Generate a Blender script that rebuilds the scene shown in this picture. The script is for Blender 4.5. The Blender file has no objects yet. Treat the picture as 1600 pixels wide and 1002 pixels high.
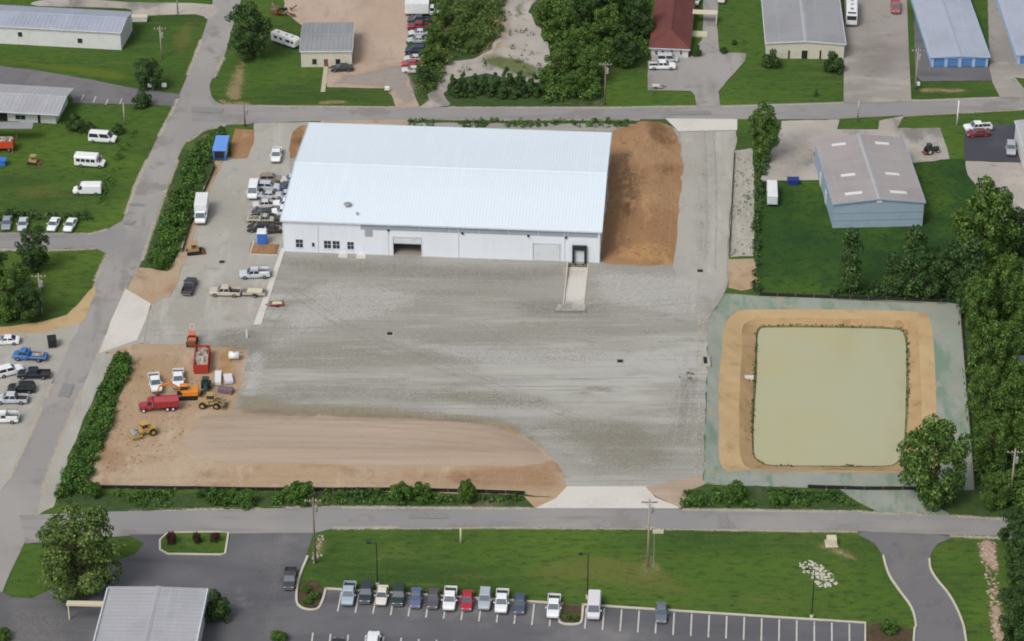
import bpy, bmesh, math, random
import numpy as np
from mathutils import Vector, noise
from mathutils.geometry import delaunay_2d_cdt
R = math.radians
SC = bpy.context.scene
COL = SC.collection

# ------------------------------------------------------------------ camera
FPX, TILT, CAM_H = 4500.0, R(31.0), 266.0            # focal length in photo pixels, tilt below the horizon, metres above ground
CAM = Vector((0.0, -CAM_H / math.tan(TILT), CAM_H))
cd = bpy.data.cameras.new('camera'); co = bpy.data.objects.new('camera', cd); COL.objects.link(co)
co.location = CAM; co.rotation_euler = (R(90) - TILT, 0, 0)
cd.sensor_width = 36.0; cd.lens = 36.0 * FPX / 1600.0; cd.clip_start = 1.0; cd.clip_end = 9000.0
SC.camera = co
# ------------------------------------------------------------------ light: bright overcast, soft sun from behind left
SUN_EL, SUN_DIR = R(50), Vector((0.40, 0.50, 0))       # SUN_DIR: horizontal way the light travels
w = bpy.data.worlds.new('World'); SC.world = w; w.use_nodes = True
nt = w.node_tree; bgn = nt.nodes['Background']
sky = nt.nodes.new('ShaderNodeTexSky'); sky.sky_type = 'NISHITA'; sky.sun_disc = False
sky.sun_elevation = SUN_EL; sky.sun_rotation = math.atan2(-SUN_DIR.x, -SUN_DIR.y); sky.dust_density = 4.0; sky.air_density = 1.0
hs = nt.nodes.new('ShaderNodeHueSaturation'); hs.inputs['Saturation'].default_value = 0.35
nt.links.new(sky.outputs[0], hs.inputs['Color']); nt.links.new(hs.outputs[0], bgn.inputs[0]); bgn.inputs[1].default_value = 0.14
sl = bpy.data.lights.new('sun', 'SUN'); sl.energy = 1.45; sl.angle = R(22); sl.color = (1.0, 0.965, 0.91)
so = bpy.data.objects.new('sun', sl); COL.objects.link(so)
d = SUN_DIR.normalized() * math.cos(SUN_EL); d.z = -math.sin(SUN_EL)
so.rotation_euler = d.to_track_quat('-Z', 'Y').to_euler(); so.location = (-60, -60, 120)
SC.view_settings.view_transform = 'Standard'; SC.view_settings.look = 'None'
SC.view_settings.exposure = -0.08; SC.view_settings.gamma = 1.0
SC.cycles.filter_width = 1.9; SC.cycles.max_bounces = 6; SC.cycles.diffuse_bounces = 3

# ------------------------------------------------------------------ where a point of the place lies (survey of the photo onto level z)
def P(px, py, z=0.0):
    c, s = math.cos(TILT), math.sin(TILT)
    a, b = (px - 800.0) / FPX, (py - 501.0) / FPX
    dx, dy, dz = a, c - b * s, -s - b * c
    t = (z - CAM.z) / dz
    return Vector((CAM.x + dx * t, CAM.y + dy * t, z))
def PP(pts, z=0.0): return [P(x, y, z) for x, y in pts]
def head(px, py, dx, dy):
    v = P(px + dx, py + dy) - P(px, py); return math.atan2(v.y, v.x)

# ------------------------------------------------------------------ materials
def srgb(r, g, b):
    f = lambda c: c / 12.92 if c <= 0.04045 else ((c + 0.055) / 1.055) ** 2.4
    return (f(r / 255), f(g / 255), f(b / 255), 1.0)
GAIN = 0.9          # albedo = picture value * GAIN
def alb(r, g, b, k=1.0):
    c = srgb(r, g, b); return (c[0] * GAIN * k, c[1] * GAIN * k, c[2] * GAIN * k, 1.0)
MATS = {}
def mat(name, base, layers=(), rough=0.85, bump=None, metal=0.0, spec=0.3, film=None):
    """layers: (scale, (sx,sy,sz), colour, low, high, detail); bump: (scale, strength, distance)"""
    if name in MATS: return MATS[name]
    m = bpy.data.materials.new(name); m.use_nodes = True; n = m.node_tree.nodes; l = m.node_tree.links
    b = n['Principled BSDF']; b.inputs['Roughness'].default_value = rough; b.inputs['Metallic'].default_value = metal
    b.inputs['Specular IOR Level'].default_value = spec
    tc = n.new('ShaderNodeTexCoord'); col = None
    for i, (sc, st, c, lo, hi, det) in enumerate(layers):
        mp = n.new('ShaderNodeMapping'); mp.inputs['Scale'].default_value = st; mp.inputs['Location'].default_value = (i * 13.1, i * 7.7, i * 3.3)
        l.new(tc.outputs['Object'], mp.inputs['Vector'])
        nz = n.new('ShaderNodeTexNoise'); nz.inputs['Scale'].default_value = sc; nz.inputs['Detail'].default_value = det
        nz.inputs['Roughness'].default_value = 0.62
        l.new(mp.outputs[0], nz.inputs['Vector'])
        r = n.new('ShaderNodeMapRange'); r.interpolation_type = 'SMOOTHSTEP'
        r.inputs['From Min'].default_value = lo; r.inputs['From Max'].default_value = hi
        l.new(nz.outputs['Fac'], r.inputs['Value'])
        mx = n.new('ShaderNodeMix'); mx.data_type = 'RGBA'
        l.new(r.outputs[0], mx.inputs[0])
        if col is None: mx.inputs[6].default_value = base
        else: l.new(col, mx.inputs[6])
        mx.inputs[7].default_value = c; col = mx.outputs[2]
    if col is None: b.inputs['Base Color'].default_value = base
    else: l.new(col, b.inputs['Base Color'])
    if bump:
        nz = n.new('ShaderNodeTexNoise'); nz.inputs['Scale'].default_value = bump[0]; nz.inputs['Detail'].default_value = 4
        l.new(tc.outputs['Object'], nz.inputs['Vector'])
        bp = n.new('ShaderNodeBump'); bp.inputs['Strength'].default_value = bump[1]; bp.inputs['Distance'].default_value = bump[2]
        l.new(nz.outputs['Fac'], bp.inputs['Height']); l.new(bp.outputs[0], b.inputs['Normal'])
    if film:            # thins out towards its rim, broken up by noise: (opacity, noise scale, stretch)
        at_ = n.new('ShaderNodeAttribute'); at_.attribute_name = 'rim'
        mp = n.new('ShaderNodeMapping'); mp.inputs['Scale'].default_value = film[2]; l.new(tc.outputs['Object'], mp.inputs['Vector'])
        nz = n.new('ShaderNodeTexNoise'); nz.inputs['Scale'].default_value = film[1]; nz.inputs['Detail'].default_value = 9; nz.inputs['Roughness'].default_value = .78; l.new(mp.outputs[0], nz.inputs['Vector'])
        ad = n.new('ShaderNodeMath'); ad.operation = 'MULTIPLY_ADD'; l.new(nz.outputs['Fac'], ad.inputs[0]); ad.inputs[1].default_value = 1.7; l.new(at_.outputs['Fac'], ad.inputs[2])
        r = n.new('ShaderNodeMapRange'); r.interpolation_type = 'SMOOTHSTEP'; r.inputs['From Min'].default_value = .85; r.inputs['From Max'].default_value = 1.75; r.inputs['To Max'].default_value = film[0]; l.new(ad.outputs[0], r.inputs['Value'])
        fn_ = n.new('ShaderNodeTexNoise'); fn_.inputs['Scale'].default_value = 7.5; fn_.inputs['Detail'].default_value = 1; l.new(tc.outputs['Object'], fn_.inputs['Vector'])
        th = n.new('ShaderNodeMapRange'); th.inputs['To Min'].default_value = .72; th.inputs['To Max'].default_value = .30; l.new(r.outputs[0], th.inputs['Value'])
        gt = n.new('ShaderNodeMath'); gt.operation = 'GREATER_THAN'; l.new(fn_.outputs['Fac'], gt.inputs[0]); l.new(th.outputs[0], gt.inputs[1])
        tr = n.new('ShaderNodeBsdfTransparent'); ms = n.new('ShaderNodeMixShader'); l.new(gt.outputs[0], ms.inputs[0]); l.new(tr.outputs[0], ms.inputs[1]); l.new(b.outputs[0], ms.inputs[2]); l.new(ms.outputs[0], n['Material Output'].inputs['Surface'])
    MATS[name] = m; return m
I3 = (1, 1, 1)
def plain(name, rgb, rough=0.6, metal=0.0, spec=0.4, var=0.12):
    c = alb(*rgb); dk = tuple(x * (1 - var) for x in c[:3]) + (1,); lt = tuple(min(0.95, x * (1 + var)) for x in c[:3]) + (1,)
    return mat(name, c, [(0.5, I3, dk, 0.45, 0.75, 3), (3.0, I3, lt, 0.5, 0.8, 3)], rough, None, metal, spec)
GRASS = mat('grass', alb(72, 101, 44), [(0.014, I3, alb(88, 115, 46), 0.40, 0.60, 4), (0.05, (0.35, 1, 1), alb(62, 87, 42), 0.46, 0.64, 5),
    (0.035, I3, alb(102, 117, 58), 0.56, 0.76, 6), (0.5, (0.15, 1.2, 1), alb(86, 105, 52), 0.48, 0.7, 5), (0.9, (0.5, 1.2, 1), alb(58, 81, 40), 0.46, 0.72, 6), (0.22, I3, alb(118, 119, 74), 0.64, 0.82, 6), (3.2, I3, alb(102, 115, 64), 0.50, 0.85, 5)], 0.9, (2.2, 0.5, 0.25), 0, .08)
GRASS_DK = mat('dark_grass', alb(54, 83, 40), [(0.03, I3, alb(78, 105, 42), 0.44, 0.62, 5), (0.07, I3, alb(44, 71, 38), 0.48, 0.66, 5), (0.8, I3, alb(44, 69, 38), 0.44, 0.72, 6), (3.2, I3, alb(80, 101, 52), 0.52, 0.9, 5)], 0.9, (2.2, 0.5, 0.25), 0, .08)  # a darker green than the main grass
SCRUB = mat('scrub_ground', alb(66, 88, 44), [(0.10, I3, alb(122, 116, 88), 0.52, 0.70, 6), (0.7, I3, alb(50, 74, 36), 0.42, 0.7, 6), (3.0, I3, alb(92, 100, 62), 0.52, 0.86, 5)], 0.9, (1.6, 0.7, 0.35))
ROAD = mat('worn_asphalt', alb(152, 149, 147), [(0.03, I3, alb(164, 160, 156), 0.40, 0.62, 4), (0.25, (1, 0.25, 1), alb(136, 134, 133), 0.5, 0.72, 5), (0.12, I3, alb(142, 138, 134), 0.55, 0.62, 6), (5, I3, alb(166, 163, 160), 0.5, 0.8, 4)], 0.9, (6, 0.2, 0.02))
ROAD2 = mat('street_asphalt', alb(146, 144, 144), [(0.03, I3, alb(158, 155, 152), 0.40, 0.62, 4), (0.3, (0.15, 1, 1), alb(134, 132, 131), 0.5, 0.72, 5), (0.10, I3, alb(140, 136, 132), 0.56, 0.62, 6), (5, I3, alb(160, 157, 154), 0.5, 0.8, 4)], 0.9, (6, 0.2, 0.02))
LOT = mat('dark_asphalt', alb(100, 100, 104), [(0.04, I3, alb(116, 115, 118), 0.42, 0.66, 4), (0.2, (0.2, 1, 1), alb(90, 90, 96), 0.46, 0.7, 5), (0.08, I3, alb(130, 128, 127), 0.56, 0.72, 6), (5, I3, alb(114, 114, 116), 0.5, 0.8, 4)], 0.85, (7, 0.2, 0.02))
LOT_NEW = mat('new_asphalt', alb(72, 74, 82), [(0.08, I3, alb(92, 93, 99), 0.45, 0.7, 5), (4, I3, alb(84, 86, 94), 0.5, 0.8, 4)], 0.8, (7, 0.2, 0.02))
LOT_BLUE = mat('dark_access_asphalt', alb(117, 116, 119), [(0.05, I3, alb(129, 126, 125), 0.42, 0.7, 5), (0.3, I3, alb(107, 106, 109), 0.48, 0.7, 5), (5, I3, alb(129, 128, 129), 0.5, 0.8, 4)], 0.85, (7, 0.2, 0.02))
YARD = mat('crushed_gravel', alb(159, 157, 149), [(0.022, (0.45, 1.3, 1), alb(147, 145, 135), 0.42, 0.60, 4), (0.05, (0.22, 1.6, 1), alb(141, 138, 127), 0.50, 0.68, 6), (0.045, (0.3, 1.4, 1), alb(183, 182, 175), 0.53, 0.68, 6),
    (0.25, (0.12, 1.5, 1), alb(171, 169, 162), 0.50, 0.72, 6), (0.35, (0.5, 1, 1), alb(137, 135, 127), 0.55, 0.75, 6), (0.7, (.06, 2.2, 1), alb(149, 147, 139), 0.52, 0.7, 6), (0.9, (.05, 2.0, 1), alb(175, 174, 167), 0.54, 0.72, 6), (2.5, I3, alb(179, 177, 169), 0.48, 0.78, 6)], 0.95, (3, 0.6, 0.08))
YARD_LT = mat('pale_gravel', alb(175, 172, 164), [(0.04, I3, alb(165, 162, 153), 0.42, 0.64, 5), (0.2, (1.4, 0.3, 1), alb(185, 183, 175), 0.5, 0.7, 6), (0.4, I3, alb(159, 155, 145), 0.54, 0.76, 6), (2.5, I3, alb(185, 182, 173), 0.48, 0.82, 5)], 0.95, (3, 0.5, 0.06))
PAD = mat('graded_clay', alb(178, 160, 143), [(0.03, (0.4, 1.4, 1), alb(170, 150, 130), 0.42, 0.64, 5), (0.12, (0.08, 2, 1), alb(166, 147, 128), 0.48, 0.68, 6), (0.2, (0.1, 2.2, 1), alb(190, 172, 156), 0.50, 0.72, 6), (2.2, I3, alb(186, 168, 150), 0.5, 0.85, 5)], 0.95, (2, 0.6, 0.08))
DIRT = mat('brown_dirt', alb(180, 155, 127), [(0.05, I3, alb(186, 165, 141), 0.42, 0.62, 5), (0.16, I3, alb(164, 135, 107), 0.50, 0.68, 6), (0.3, (1, 0.3, 1), alb(194, 173, 149), 0.52, 0.72, 6), (2.2, I3, alb(166, 141, 113), 0.48, 0.82, 5)], 0.95, (1.6, 0.8, 0.12))
DIRT_R = mat('red_brown_dirt', alb(160, 122, 88), [(0.05, I3, alb(170, 136, 102), 0.44, 0.62, 5), (0.07, (1.2, .7, 1), alb(122, 92, 62), 0.50, 0.64, 6), (0.14, (1.6, .5, 1), alb(190, 154, 112), 0.55, 0.70, 6), (2.2, I3, alb(146, 112, 80), 0.48, 0.82, 5)], 0.95, (1.2, 0.9, 0.16))
TAN = mat('sandy_bench', alb(188, 161, 120), [(0.06, I3, alb(196, 170, 130), 0.42, 0.64, 5), (0.25, I3, alb(172, 142, 102), 0.50, 0.72, 6), (2.4, I3, alb(198, 172, 134), 0.5, 0.84, 5)], 0.95, (2, 0.6, 0.08))
TAN2 = mat('sandy_slope', alb(172, 144, 104), [(0.08, I3, alb(184, 156, 116), 0.42, 0.66, 5), (0.3, I3, alb(156, 128, 90), 0.50, 0.72, 6), (2.4, I3, alb(188, 154, 110), 0.5, 0.84, 5)], 0.95, (2, 0.6, 0.08))
SHORE = mat('wet_shore', alb(112, 108, 74), [(0.4, I3, alb(86, 92, 58), 0.45, 0.7, 5), (1.5, I3, alb(138, 124, 88), 0.5, 0.8, 5)], 0.8, (2, 0.6, 0.08))
SEED = mat('hydroseed', alb(148, 155, 143), [(0.05, I3, alb(160, 164, 156), 0.42, 0.64, 5), (0.14, (1.6, .5, 1), alb(122, 144, 126), 0.48, 0.62, 6), (0.25, I3, alb(160, 156, 138), 0.52, 0.68, 6), (2.4, I3, alb(146, 160, 146), 0.5, 0.84, 5)], 0.95, (2, 0.5, 0.08))
CONC = mat('new_concrete', alb(214, 210, 202), [(0.12, I3, alb(204, 199, 190), 0.42, 0.68, 5), (1.2, I3, alb(222, 218, 211), 0.5, 0.8, 5)], 0.85, (8, 0.1, 0.01))
CONC_OLD = mat('stained_concrete', alb(172, 165, 158), [(0.06, I3, alb(186, 179, 170), 0.42, 0.62, 5), (0.1, (1, .6, 1), alb(132, 127, 124), 0.50, 0.66, 6), (0.5, I3, alb(150, 143, 136), 0.54, 0.74, 6), (2.5, I3, alb(184, 178, 169), 0.5, 0.84, 5)], 0.9, (8, 0.15, 0.01))
CONC_GREY = mat('grey_concrete', alb(160, 154, 147), [(0.05, I3, alb(146, 140, 134), 0.42, 0.64, 5), (0.15, (.3, 1, 1), alb(176, 170, 162), 0.52, 0.72, 6), (0.4, I3, alb(136, 131, 126), 0.55, 0.75, 6), (2.5, I3, alb(170, 164, 157), 0.5, 0.84, 5)], 0.9, (8, 0.15, 0.01))
SANDLOT = mat('sandy_lot', alb(184, 162, 144), [(0.05, I3, alb(192, 172, 154), 0.42, 0.64, 5), (0.12, I3, alb(166, 146, 130), 0.52, 0.70, 6), (0.3, (1.5, .4, 1), alb(174, 156, 142), 0.5, 0.7, 6), (2.5, I3, alb(194, 174, 158), 0.5, 0.84, 5)], 0.95, (2.5, 0.5, 0.08))
KERB = plain('kerb_concrete', (206, 200, 184), 0.85)
PAINT = mat('road_paint', alb(205, 203, 196), [(1.2, I3, alb(160, 158, 155), 0.5, 0.75, 6)], 0.8)
WATER = mat('silty_water', alb(184, 179, 140), [(0.02, I3, alb(182, 182, 152), 0.42, 0.60, 3), (0.035, (1, .4, 1), alb(170, 164, 120), 0.5, 0.70, 5)], 0.2, (0.8, 0.06, 0.02), 0, 0.22)  # silty base; paler bluish patches put sky reflection into the colour
ROOF_W = mat('white_roof_metal', (0.71, 0.80, 0.87, 1), [(0.04, (0.3, 1, 1), (0.68, 0.77, 0.845, 1), 0.42, 0.66, 4), (0.6, (2.0, 0.06, 1), (0.73, 0.81, 0.875, 1), 0.5, 0.74, 5)], 0.45, None, 0.0, 0.4)
WALL_W = mat('white_wall_metal', (0.72, 0.77, 0.83, 1), [(0.3, (1, 1, .2), (0.69, 0.74, 0.80, 1), 0.42, 0.68, 4), (1.8, (1.5, 1.5, .1), (0.745, 0.79, 0.84, 1), 0.5, 0.8, 4)], 0.5, None, 0, 0.4)
TRIM_W = plain('white_trim', (214, 219, 224), 0.5)
def roofm(name, rgb): 
    c = alb(*rgb); dk = tuple(x * .88 for x in c[:3]) + (1,); lt = tuple(min(.95, x * 1.1) for x in c[:3]) + (1,)
    return mat(name, c, [(0.12, I3, dk, 0.45, 0.7, 5), (0.5, (2.2, .12, 1), lt, 0.5, 0.74, 5), (0.5, (.12, 2.2, 1), dk, 0.54, 0.76, 5)], 0.5, None, 0.0, 0.45)
ROOF_G = roofm('grey_roof_metal', (174, 175, 180)); ROOF_B = roofm('bluish_roof_metal', (168, 174, 190)); ROOF_T = roofm('weathered_roof_metal', (164, 158, 158)); ROOF_D = roofm('slate_roof_metal', (152, 153, 157))
ROOF_R = mat('red_shingle', alb(112, 66, 62), [(0.3, I3, alb(124, 76, 70), 0.42, 0.7, 5), (2.5, (1, 2, 1), alb(98, 56, 54), 0.48, 0.76, 5)], 0.85, (5, .4, .05))
WALL_OFF = plain('offwhite_wall', (220, 222, 220), 0.6); WALL_BEIGE = plain('beige_wall', (210, 206, 190), 0.65); WALL_BLUE = plain('pale_blue_wall', (158, 178, 196), 0.55)
WALL_HOUSE = plain('house_wall', (214, 216, 214), 0.7)
DARK = plain('dark_opening', (34, 36, 38), 0.7); GLASS = plain('window_glass', (52, 58, 64), 0.12, 0, 0.6); GLASS_REFL = plain('reflection_tint_glass', (78, 90, 100), 0.06, 0, 0.8)  # windshield glass has reflection put in as a lighter, bluish colour
BLUE_DOOR = plain('blue_door', (86, 132, 190), 0.5); BLUE_LT = plain('pale_blue_trim', (168, 198, 228), 0.5); BROWN = plain('brown_door', (122, 78, 60), 0.6)
STEEL = plain('galvanised_steel', (168, 170, 172), 0.45, 0.3); BLACKM = plain('black_metal', (40, 42, 44), 0.5); WOOD = plain('weathered_wood', (128, 116, 102), 0.85); WOODL = plain('bleached_pole', (168, 160, 142), 0.85)
WHITE = plain('white_enamel', (232, 234, 236), 0.4); CREAM = plain('cream_enamel', (214, 206, 178), 0.5)
TYRE = plain('tyre_rubber', (38, 38, 40), 0.85); RIM = plain('wheel_rim', (150, 152, 155), 0.4, 0.4); LAMP = plain('head_lamp', (214, 220, 226), 0.2); TAIL = plain('tail_lamp', (150, 30, 28), 0.3)
BEDL = plain('truck_bed_liner', (58, 58, 60), 0.8); BUMP = plain('bumper_grey', (110, 112, 115), 0.5)
YEL = plain('machine_yellow', (198, 160, 84), 0.55); YELT = plain('machine_tan', (176, 150, 104), 0.6); ORA = plain('machine_orange', (226, 140, 44), 0.5); ORA2 = plain('lift_orange', (214, 120, 88), 0.55)
REDM = plain('red_enamel', (168, 56, 64), 0.5); REDD = plain('dumpster_red', (180, 60, 52), 0.6); GREENM = plain('dark_green_enamel', (52, 76, 70), 0.5); PURP = plain('dull_mauve_steel', (118, 104, 114), 0.6)
BLUEP = plain('bright_blue_plastic', (62, 118, 206), 0.5); BLUED = plain('navy_plastic', (40, 56, 130), 0.5); RUST = plain('rusty_steel', (128, 82, 58), 0.8)
DEBRIS = mat('mixed_debris', alb(170, 160, 146), [(0.9, I3, alb(104, 92, 78), 0.45, 0.6, 5), (1.6, I3, alb(206, 200, 190), 0.5, 0.65, 5)], 0.9, (2, 1, .3))
FENCE = plain('black_fabric', (40, 42, 40), 0.9); BARK = plain('bark', (96, 82, 66), 0.95); MULCH = mat('mulch', alb(86, 72, 54), [(0.8, I3, alb(64, 58, 44), 0.45, 0.7, 6), (2.5, I3, alb(112, 96, 72), 0.5, 0.8, 5)], 0.95, (3, .8, .1))
STONE = plain('pale_rock', (178, 170, 158), 0.9, var=.45); CLOD = plain('clod', (150, 118, 86), 0.95, var=.3)
def leafm(name, rgb, rgb2, rough=0.6):
    m = mat(name, alb(*rgb), [(0.35, I3, alb(*rgb2), 0.40, 0.66, 4)], rough, None, 0, 0.25); return m
LEAF = [leafm('oak_leaf', (78, 108, 48), (56, 86, 36)), leafm('oak_leaf_light', (116, 142, 66), (88, 118, 52)),
        leafm('dark_leaf', (60, 88, 46), (46, 70, 38)), leafm('dark_leaf_light', (88, 114, 58), (66, 92, 48)),
        leafm('olive_leaf', (88, 110, 54), (66, 90, 42)), leafm('olive_leaf_light', (120, 138, 74), (94, 116, 58)),
        leafm('shrub_leaf', (70, 104, 42), (50, 82, 34)), leafm('shrub_leaf_light', (102, 136, 54), (78, 112, 44)),
        leafm('plum_leaf', (72, 48, 44), (52, 40, 36)), leafm('plum_leaf_light', (92, 62, 54), (70, 52, 44))]
def paintm(name, rough, spec):
    m = bpy.data.materials.new(name); m.use_nodes = True; b = m.node_tree.nodes['Principled BSDF']; oi = m.node_tree.nodes.new('ShaderNodeObjectInfo')
    m.node_tree.links.new(oi.outputs['Color'], b.inputs['Base Color']); b.inputs['Roughness'].default_value = rough; b.inputs['Specular IOR Level'].default_value = spec
    b.inputs['Coat Weight'].default_value = 0.3; b.inputs['Coat Roughness'].default_value = 0.15
    return m
CARPAINT = paintm('car_paint', 0.38, 0.5)

# ------------------------------------------------------------------ object helpers
def link(name, me, parent=None):
    o = bpy.data.objects.new(name, me); COL.objects.link(o); o.parent = parent; return o
def tag(o, label=None, cat=None, group=None, kind=None):
    if label: o['label'] = label
    if cat: o['category'] = cat
    if group: o['group'] = group
    if kind: o['kind'] = kind
    return o
def empty(name, loc=(0, 0, 0), rz=0.0):
    o = link(name, None); o.location = loc; o.rotation_euler = (0, 0, rz); o.empty_display_size = 0.3; return o
def dup(o, parent=None):
    c = o.copy(); COL.objects.link(c); c.parent = parent
    for ch in o.children: dup(ch, c)
    return c
class MB:
    def __init__(s): s.v = []; s.f = []
    def add(s, vs, fs):
        k = len(s.v); s.v += [tuple(p) for p in vs]; s.f += [tuple(i + k for i in f) for f in fs]; return s
    def box(s, x0, x1, y0, y1, z0, z1, tx=0.0, ty=0.0):
        """tx, ty: how far the top is drawn in on each side"""
        return s.add([(x0, y0, z0), (x1, y0, z0), (x1, y1, z0), (x0, y1, z0), (x0 + tx, y0 + ty, z1), (x1 - tx, y0 + ty, z1), (x1 - tx, y1 - ty, z1), (x0 + tx, y1 - ty, z1)],
                     [(3, 2, 1, 0), (4, 5, 6, 7), (0, 1, 5, 4), (1, 2, 6, 5), (2, 3, 7, 6), (3, 0, 4, 7)])
    def tube(s, p0, p1, r0, r1=None, n=8):
        r1 = r0 if r1 is None else r1; p0 = Vector(p0); p1 = Vector(p1); d = (p1 - p0).normalized()
        a = d.orthogonal().normalized(); b = d.cross(a)
        vs = [p + (a * math.cos(2 * math.pi * i / n) + b * math.sin(2 * math.pi * i / n)) * r for p, r in ((p0, r0), (p1, r1)) for i in range(n)]
        fs = [(i, (i + 1) % n, n + (i + 1) % n, n + i) for i in range(n)] + [tuple(range(n - 1, -1, -1)), tuple(range(n, 2 * n))]
        return s.add(vs, fs)
    def bar(s, p0, p1, w, h):
        p0 = Vector(p0); p1 = Vector(p1); d = (p1 - p0).normalized(); a = d.cross(Vector((0, 0, 1)))
        a = Vector((1, 0, 0)) if a.length < .01 else a.normalized(); b = a.cross(d)
        vs = [p + a * sx * w / 2 + b * sy * h / 2 for p in (p0, p1) for sx, sy in ((-1, -1), (1, -1), (1, 1), (-1, 1))]
        return s.add(vs, [(3, 2, 1, 0), (4, 5, 6, 7), (0, 1, 5, 4), (1, 2, 6, 5), (2, 3, 7, 6), (3, 0, 4, 7)])
    def prism(s, prof, y0, y1, t=0.0):
        """profile in (x, z) extruded from y0 to y1"""
        n = len(prof)
        return s.add([(x, y0, z) for x, z in prof] + [(x, y1, z) for x, z in prof],
                     [tuple(range(n)), tuple(range(2 * n - 1, n - 1, -1))] + [((i + 1) % n, i, n + i, n + (i + 1) % n) for i in range(n)])
    def loft(s, rings, cap=True):
        n = len(rings[0]); k = len(rings)
        fs = [(a * n + i, a * n + (i + 1) % n, (a + 1) * n + (i + 1) % n, (a + 1) * n + i) for a in range(k - 1) for i in range(n)]
        if cap: fs += [tuple(range(n - 1, -1, -1)), tuple(range((k - 1) * n, k * n))]
        return s.add([p for r in rings for p in r], fs)
    def quad(s, a, b, c, d): return s.add([a, b, c, d], [(0, 1, 2, 3)])
    def build(s, name, m, parent=None, bevel=0.0, smooth=False):
        me = bpy.data.meshes.new(name); me.from_pydata(s.v, [], s.f)
        bm = bmesh.new(); bm.from_mesh(me); bmesh.ops.recalc_face_normals(bm, faces=bm.faces)
        if bevel: bmesh.ops.bevel(bm, geom=list(bm.edges), offset=bevel, segments=1, affect='EDGES', clamp_overlap=True)
        bm.to_mesh(me); bm.free()
        if smooth:
            for p in me.polygons: p.use_smooth = True
        me.materials.append(m); return link(name, me, parent)

# ------------------------------------------------------------------ ground sheets
def resample(pts, step, closed=True):
    out = []; n = len(pts)
    for i in range(n if closed else n - 1):
        a, b = pts[i], pts[(i + 1) % n]; k = max(1, int((b - a).length / step))
        out += [a.lerp(b, j / k) for j in range(k)]
    if not closed: out.append(pts[-1])
    return out
def crom(pts, k=5, closed=True):
    n = len(pts); out = []
    for i in range(n if closed else n - 1):
        g = (lambda j: pts[j % n]) if closed else (lambda j: pts[min(max(j, 0), n - 1)])
        p0, p1, p2, p3 = g(i - 1), g(i), g(i + 1), g(i + 2)
        for j in range(k):
            t = j / k; out.append(0.5 * ((2 * p1) + (p2 - p0) * t + (2 * p0 - 5 * p1 + 4 * p2 - p3) * t * t + (3 * p1 - p0 - 3 * p2 + p3) * t ** 3))
    if not closed: out.append(pts[-1])
    return out
def inside(p, poly):
    c = False; n = len(poly); j = n - 1
    for i in range(n):
        a, b = poly[i], poly[j]
        if (a.y > p.y) != (b.y > p.y) and p.x < (b.x - a.x) * (p.y - a.y) / (b.y - a.y) + a.x: c = not c
        j = i
    return c
def edge_dist(p, poly):
    best = 1e9; n = len(poly)
    for i in range(n):
        a, b = poly[i], poly[(i + 1) % n]; ex, ey = b.x - a.x, b.y - a.y; L = ex * ex + ey * ey
        t = 0 if L == 0 else max(0, min(1, ((p.x - a.x) * ex + (p.y - a.y) * ey) / L))
        dd = (p.x - a.x - ex * t) ** 2 + (p.y - a.y - ey * t) ** 2
        if dd < best: best = dd
    return math.sqrt(best)
def outline(px, smooth=0, rough=0.0, z=0.0, step=1.6):
    pts = PP(px, z)
    if smooth: pts = crom(pts, smooth)
    if rough:
        pts = resample(pts, step)
        pts = [p + Vector((noise.noise(p * 0.35 + Vector((3, 1, 0))) + .6 * noise.noise(p * 1.1), noise.noise(p * 0.35 + Vector((0, 9, 5))) + .6 * noise.noise(p * 1.1 + Vector((5, 5, 5))), 0)) * rough for p in pts]
    return pts
def sheet_mesh(name, poly, z, m, holes=(), grid=0.0, fn=None):
    vs = []; es = []
    for ring in [poly] + list(holes):
        k = len(vs); n = len(ring); vs += [Vector((p.x, p.y)) for p in ring]; es += [(k + i, k + (i + 1) % n) for i in range(n)]
    if grid:
        xs = [p.x for p in poly]; ys = [p.y for p in poly]; yy = min(ys)
        while yy < max(ys):
            xx = min(xs)
            while xx < max(xs):
                q = Vector((xx + random.uniform(-.3, .3) * grid, yy + random.uniform(-.3, .3) * grid))
                if inside(q, poly) and edge_dist(q, poly) > grid * .5: vs.append(q)
                xx += grid
            yy += grid
    ov, oe, of, *_ = delaunay_2d_cdt(vs, es, [], 2 if holes else 1, 1e-4)
    if holes: of = [f for f in of if not any(inside(sum((ov[i] for i in f), Vector((0, 0))) / len(f), h) for h in holes)]
    me = bpy.data.meshes.new(name)
    me.from_pydata([(v.x, v.y, z + (fn(v) if fn else 0.0)) for v in ov], [], [tuple(f) for f in of])
    bm = bmesh.new(); bm.from_mesh(me); bmesh.ops.recalc_face_normals(bm, faces=bm.faces)
    if bm.faces and sum(f.normal.z for f in bm.faces) < 0: bmesh.ops.reverse_faces(bm, faces=bm.faces)
    bm.to_mesh(me); bm.free()
    if grid:
        for p in me.polygons: p.use_smooth = True
    me.materials.append(m); return me
LAYER = [0.0]
def sheet(name, px, m, z=None, smooth=0, rough=0.0, holes=(), grid=0.0, relief=0.0, rise=0.0, fall=3.0, freq=.12, parent=None):
    if z is None: LAYER[0] += 0.0025; z = 0.012 + LAYER[0]
    poly = outline(px, smooth, rough)
    fn = None
    if grid:
        def fn(v):
            q = min(1.0, edge_dist(v, poly) / fall); q = q * q * (3 - 2 * q)
            p = Vector((v.x, v.y, 0)); return q * (rise + relief * (0.6 + noise.noise(p * freq) + .5 * noise.noise(p * freq * 3.1)))
    o = link(name, sheet_mesh(name, poly, z, m, holes, grid, fn), parent)
    if parent is None: tag(o, kind='structure')
    return o, poly, fn, z
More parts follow.
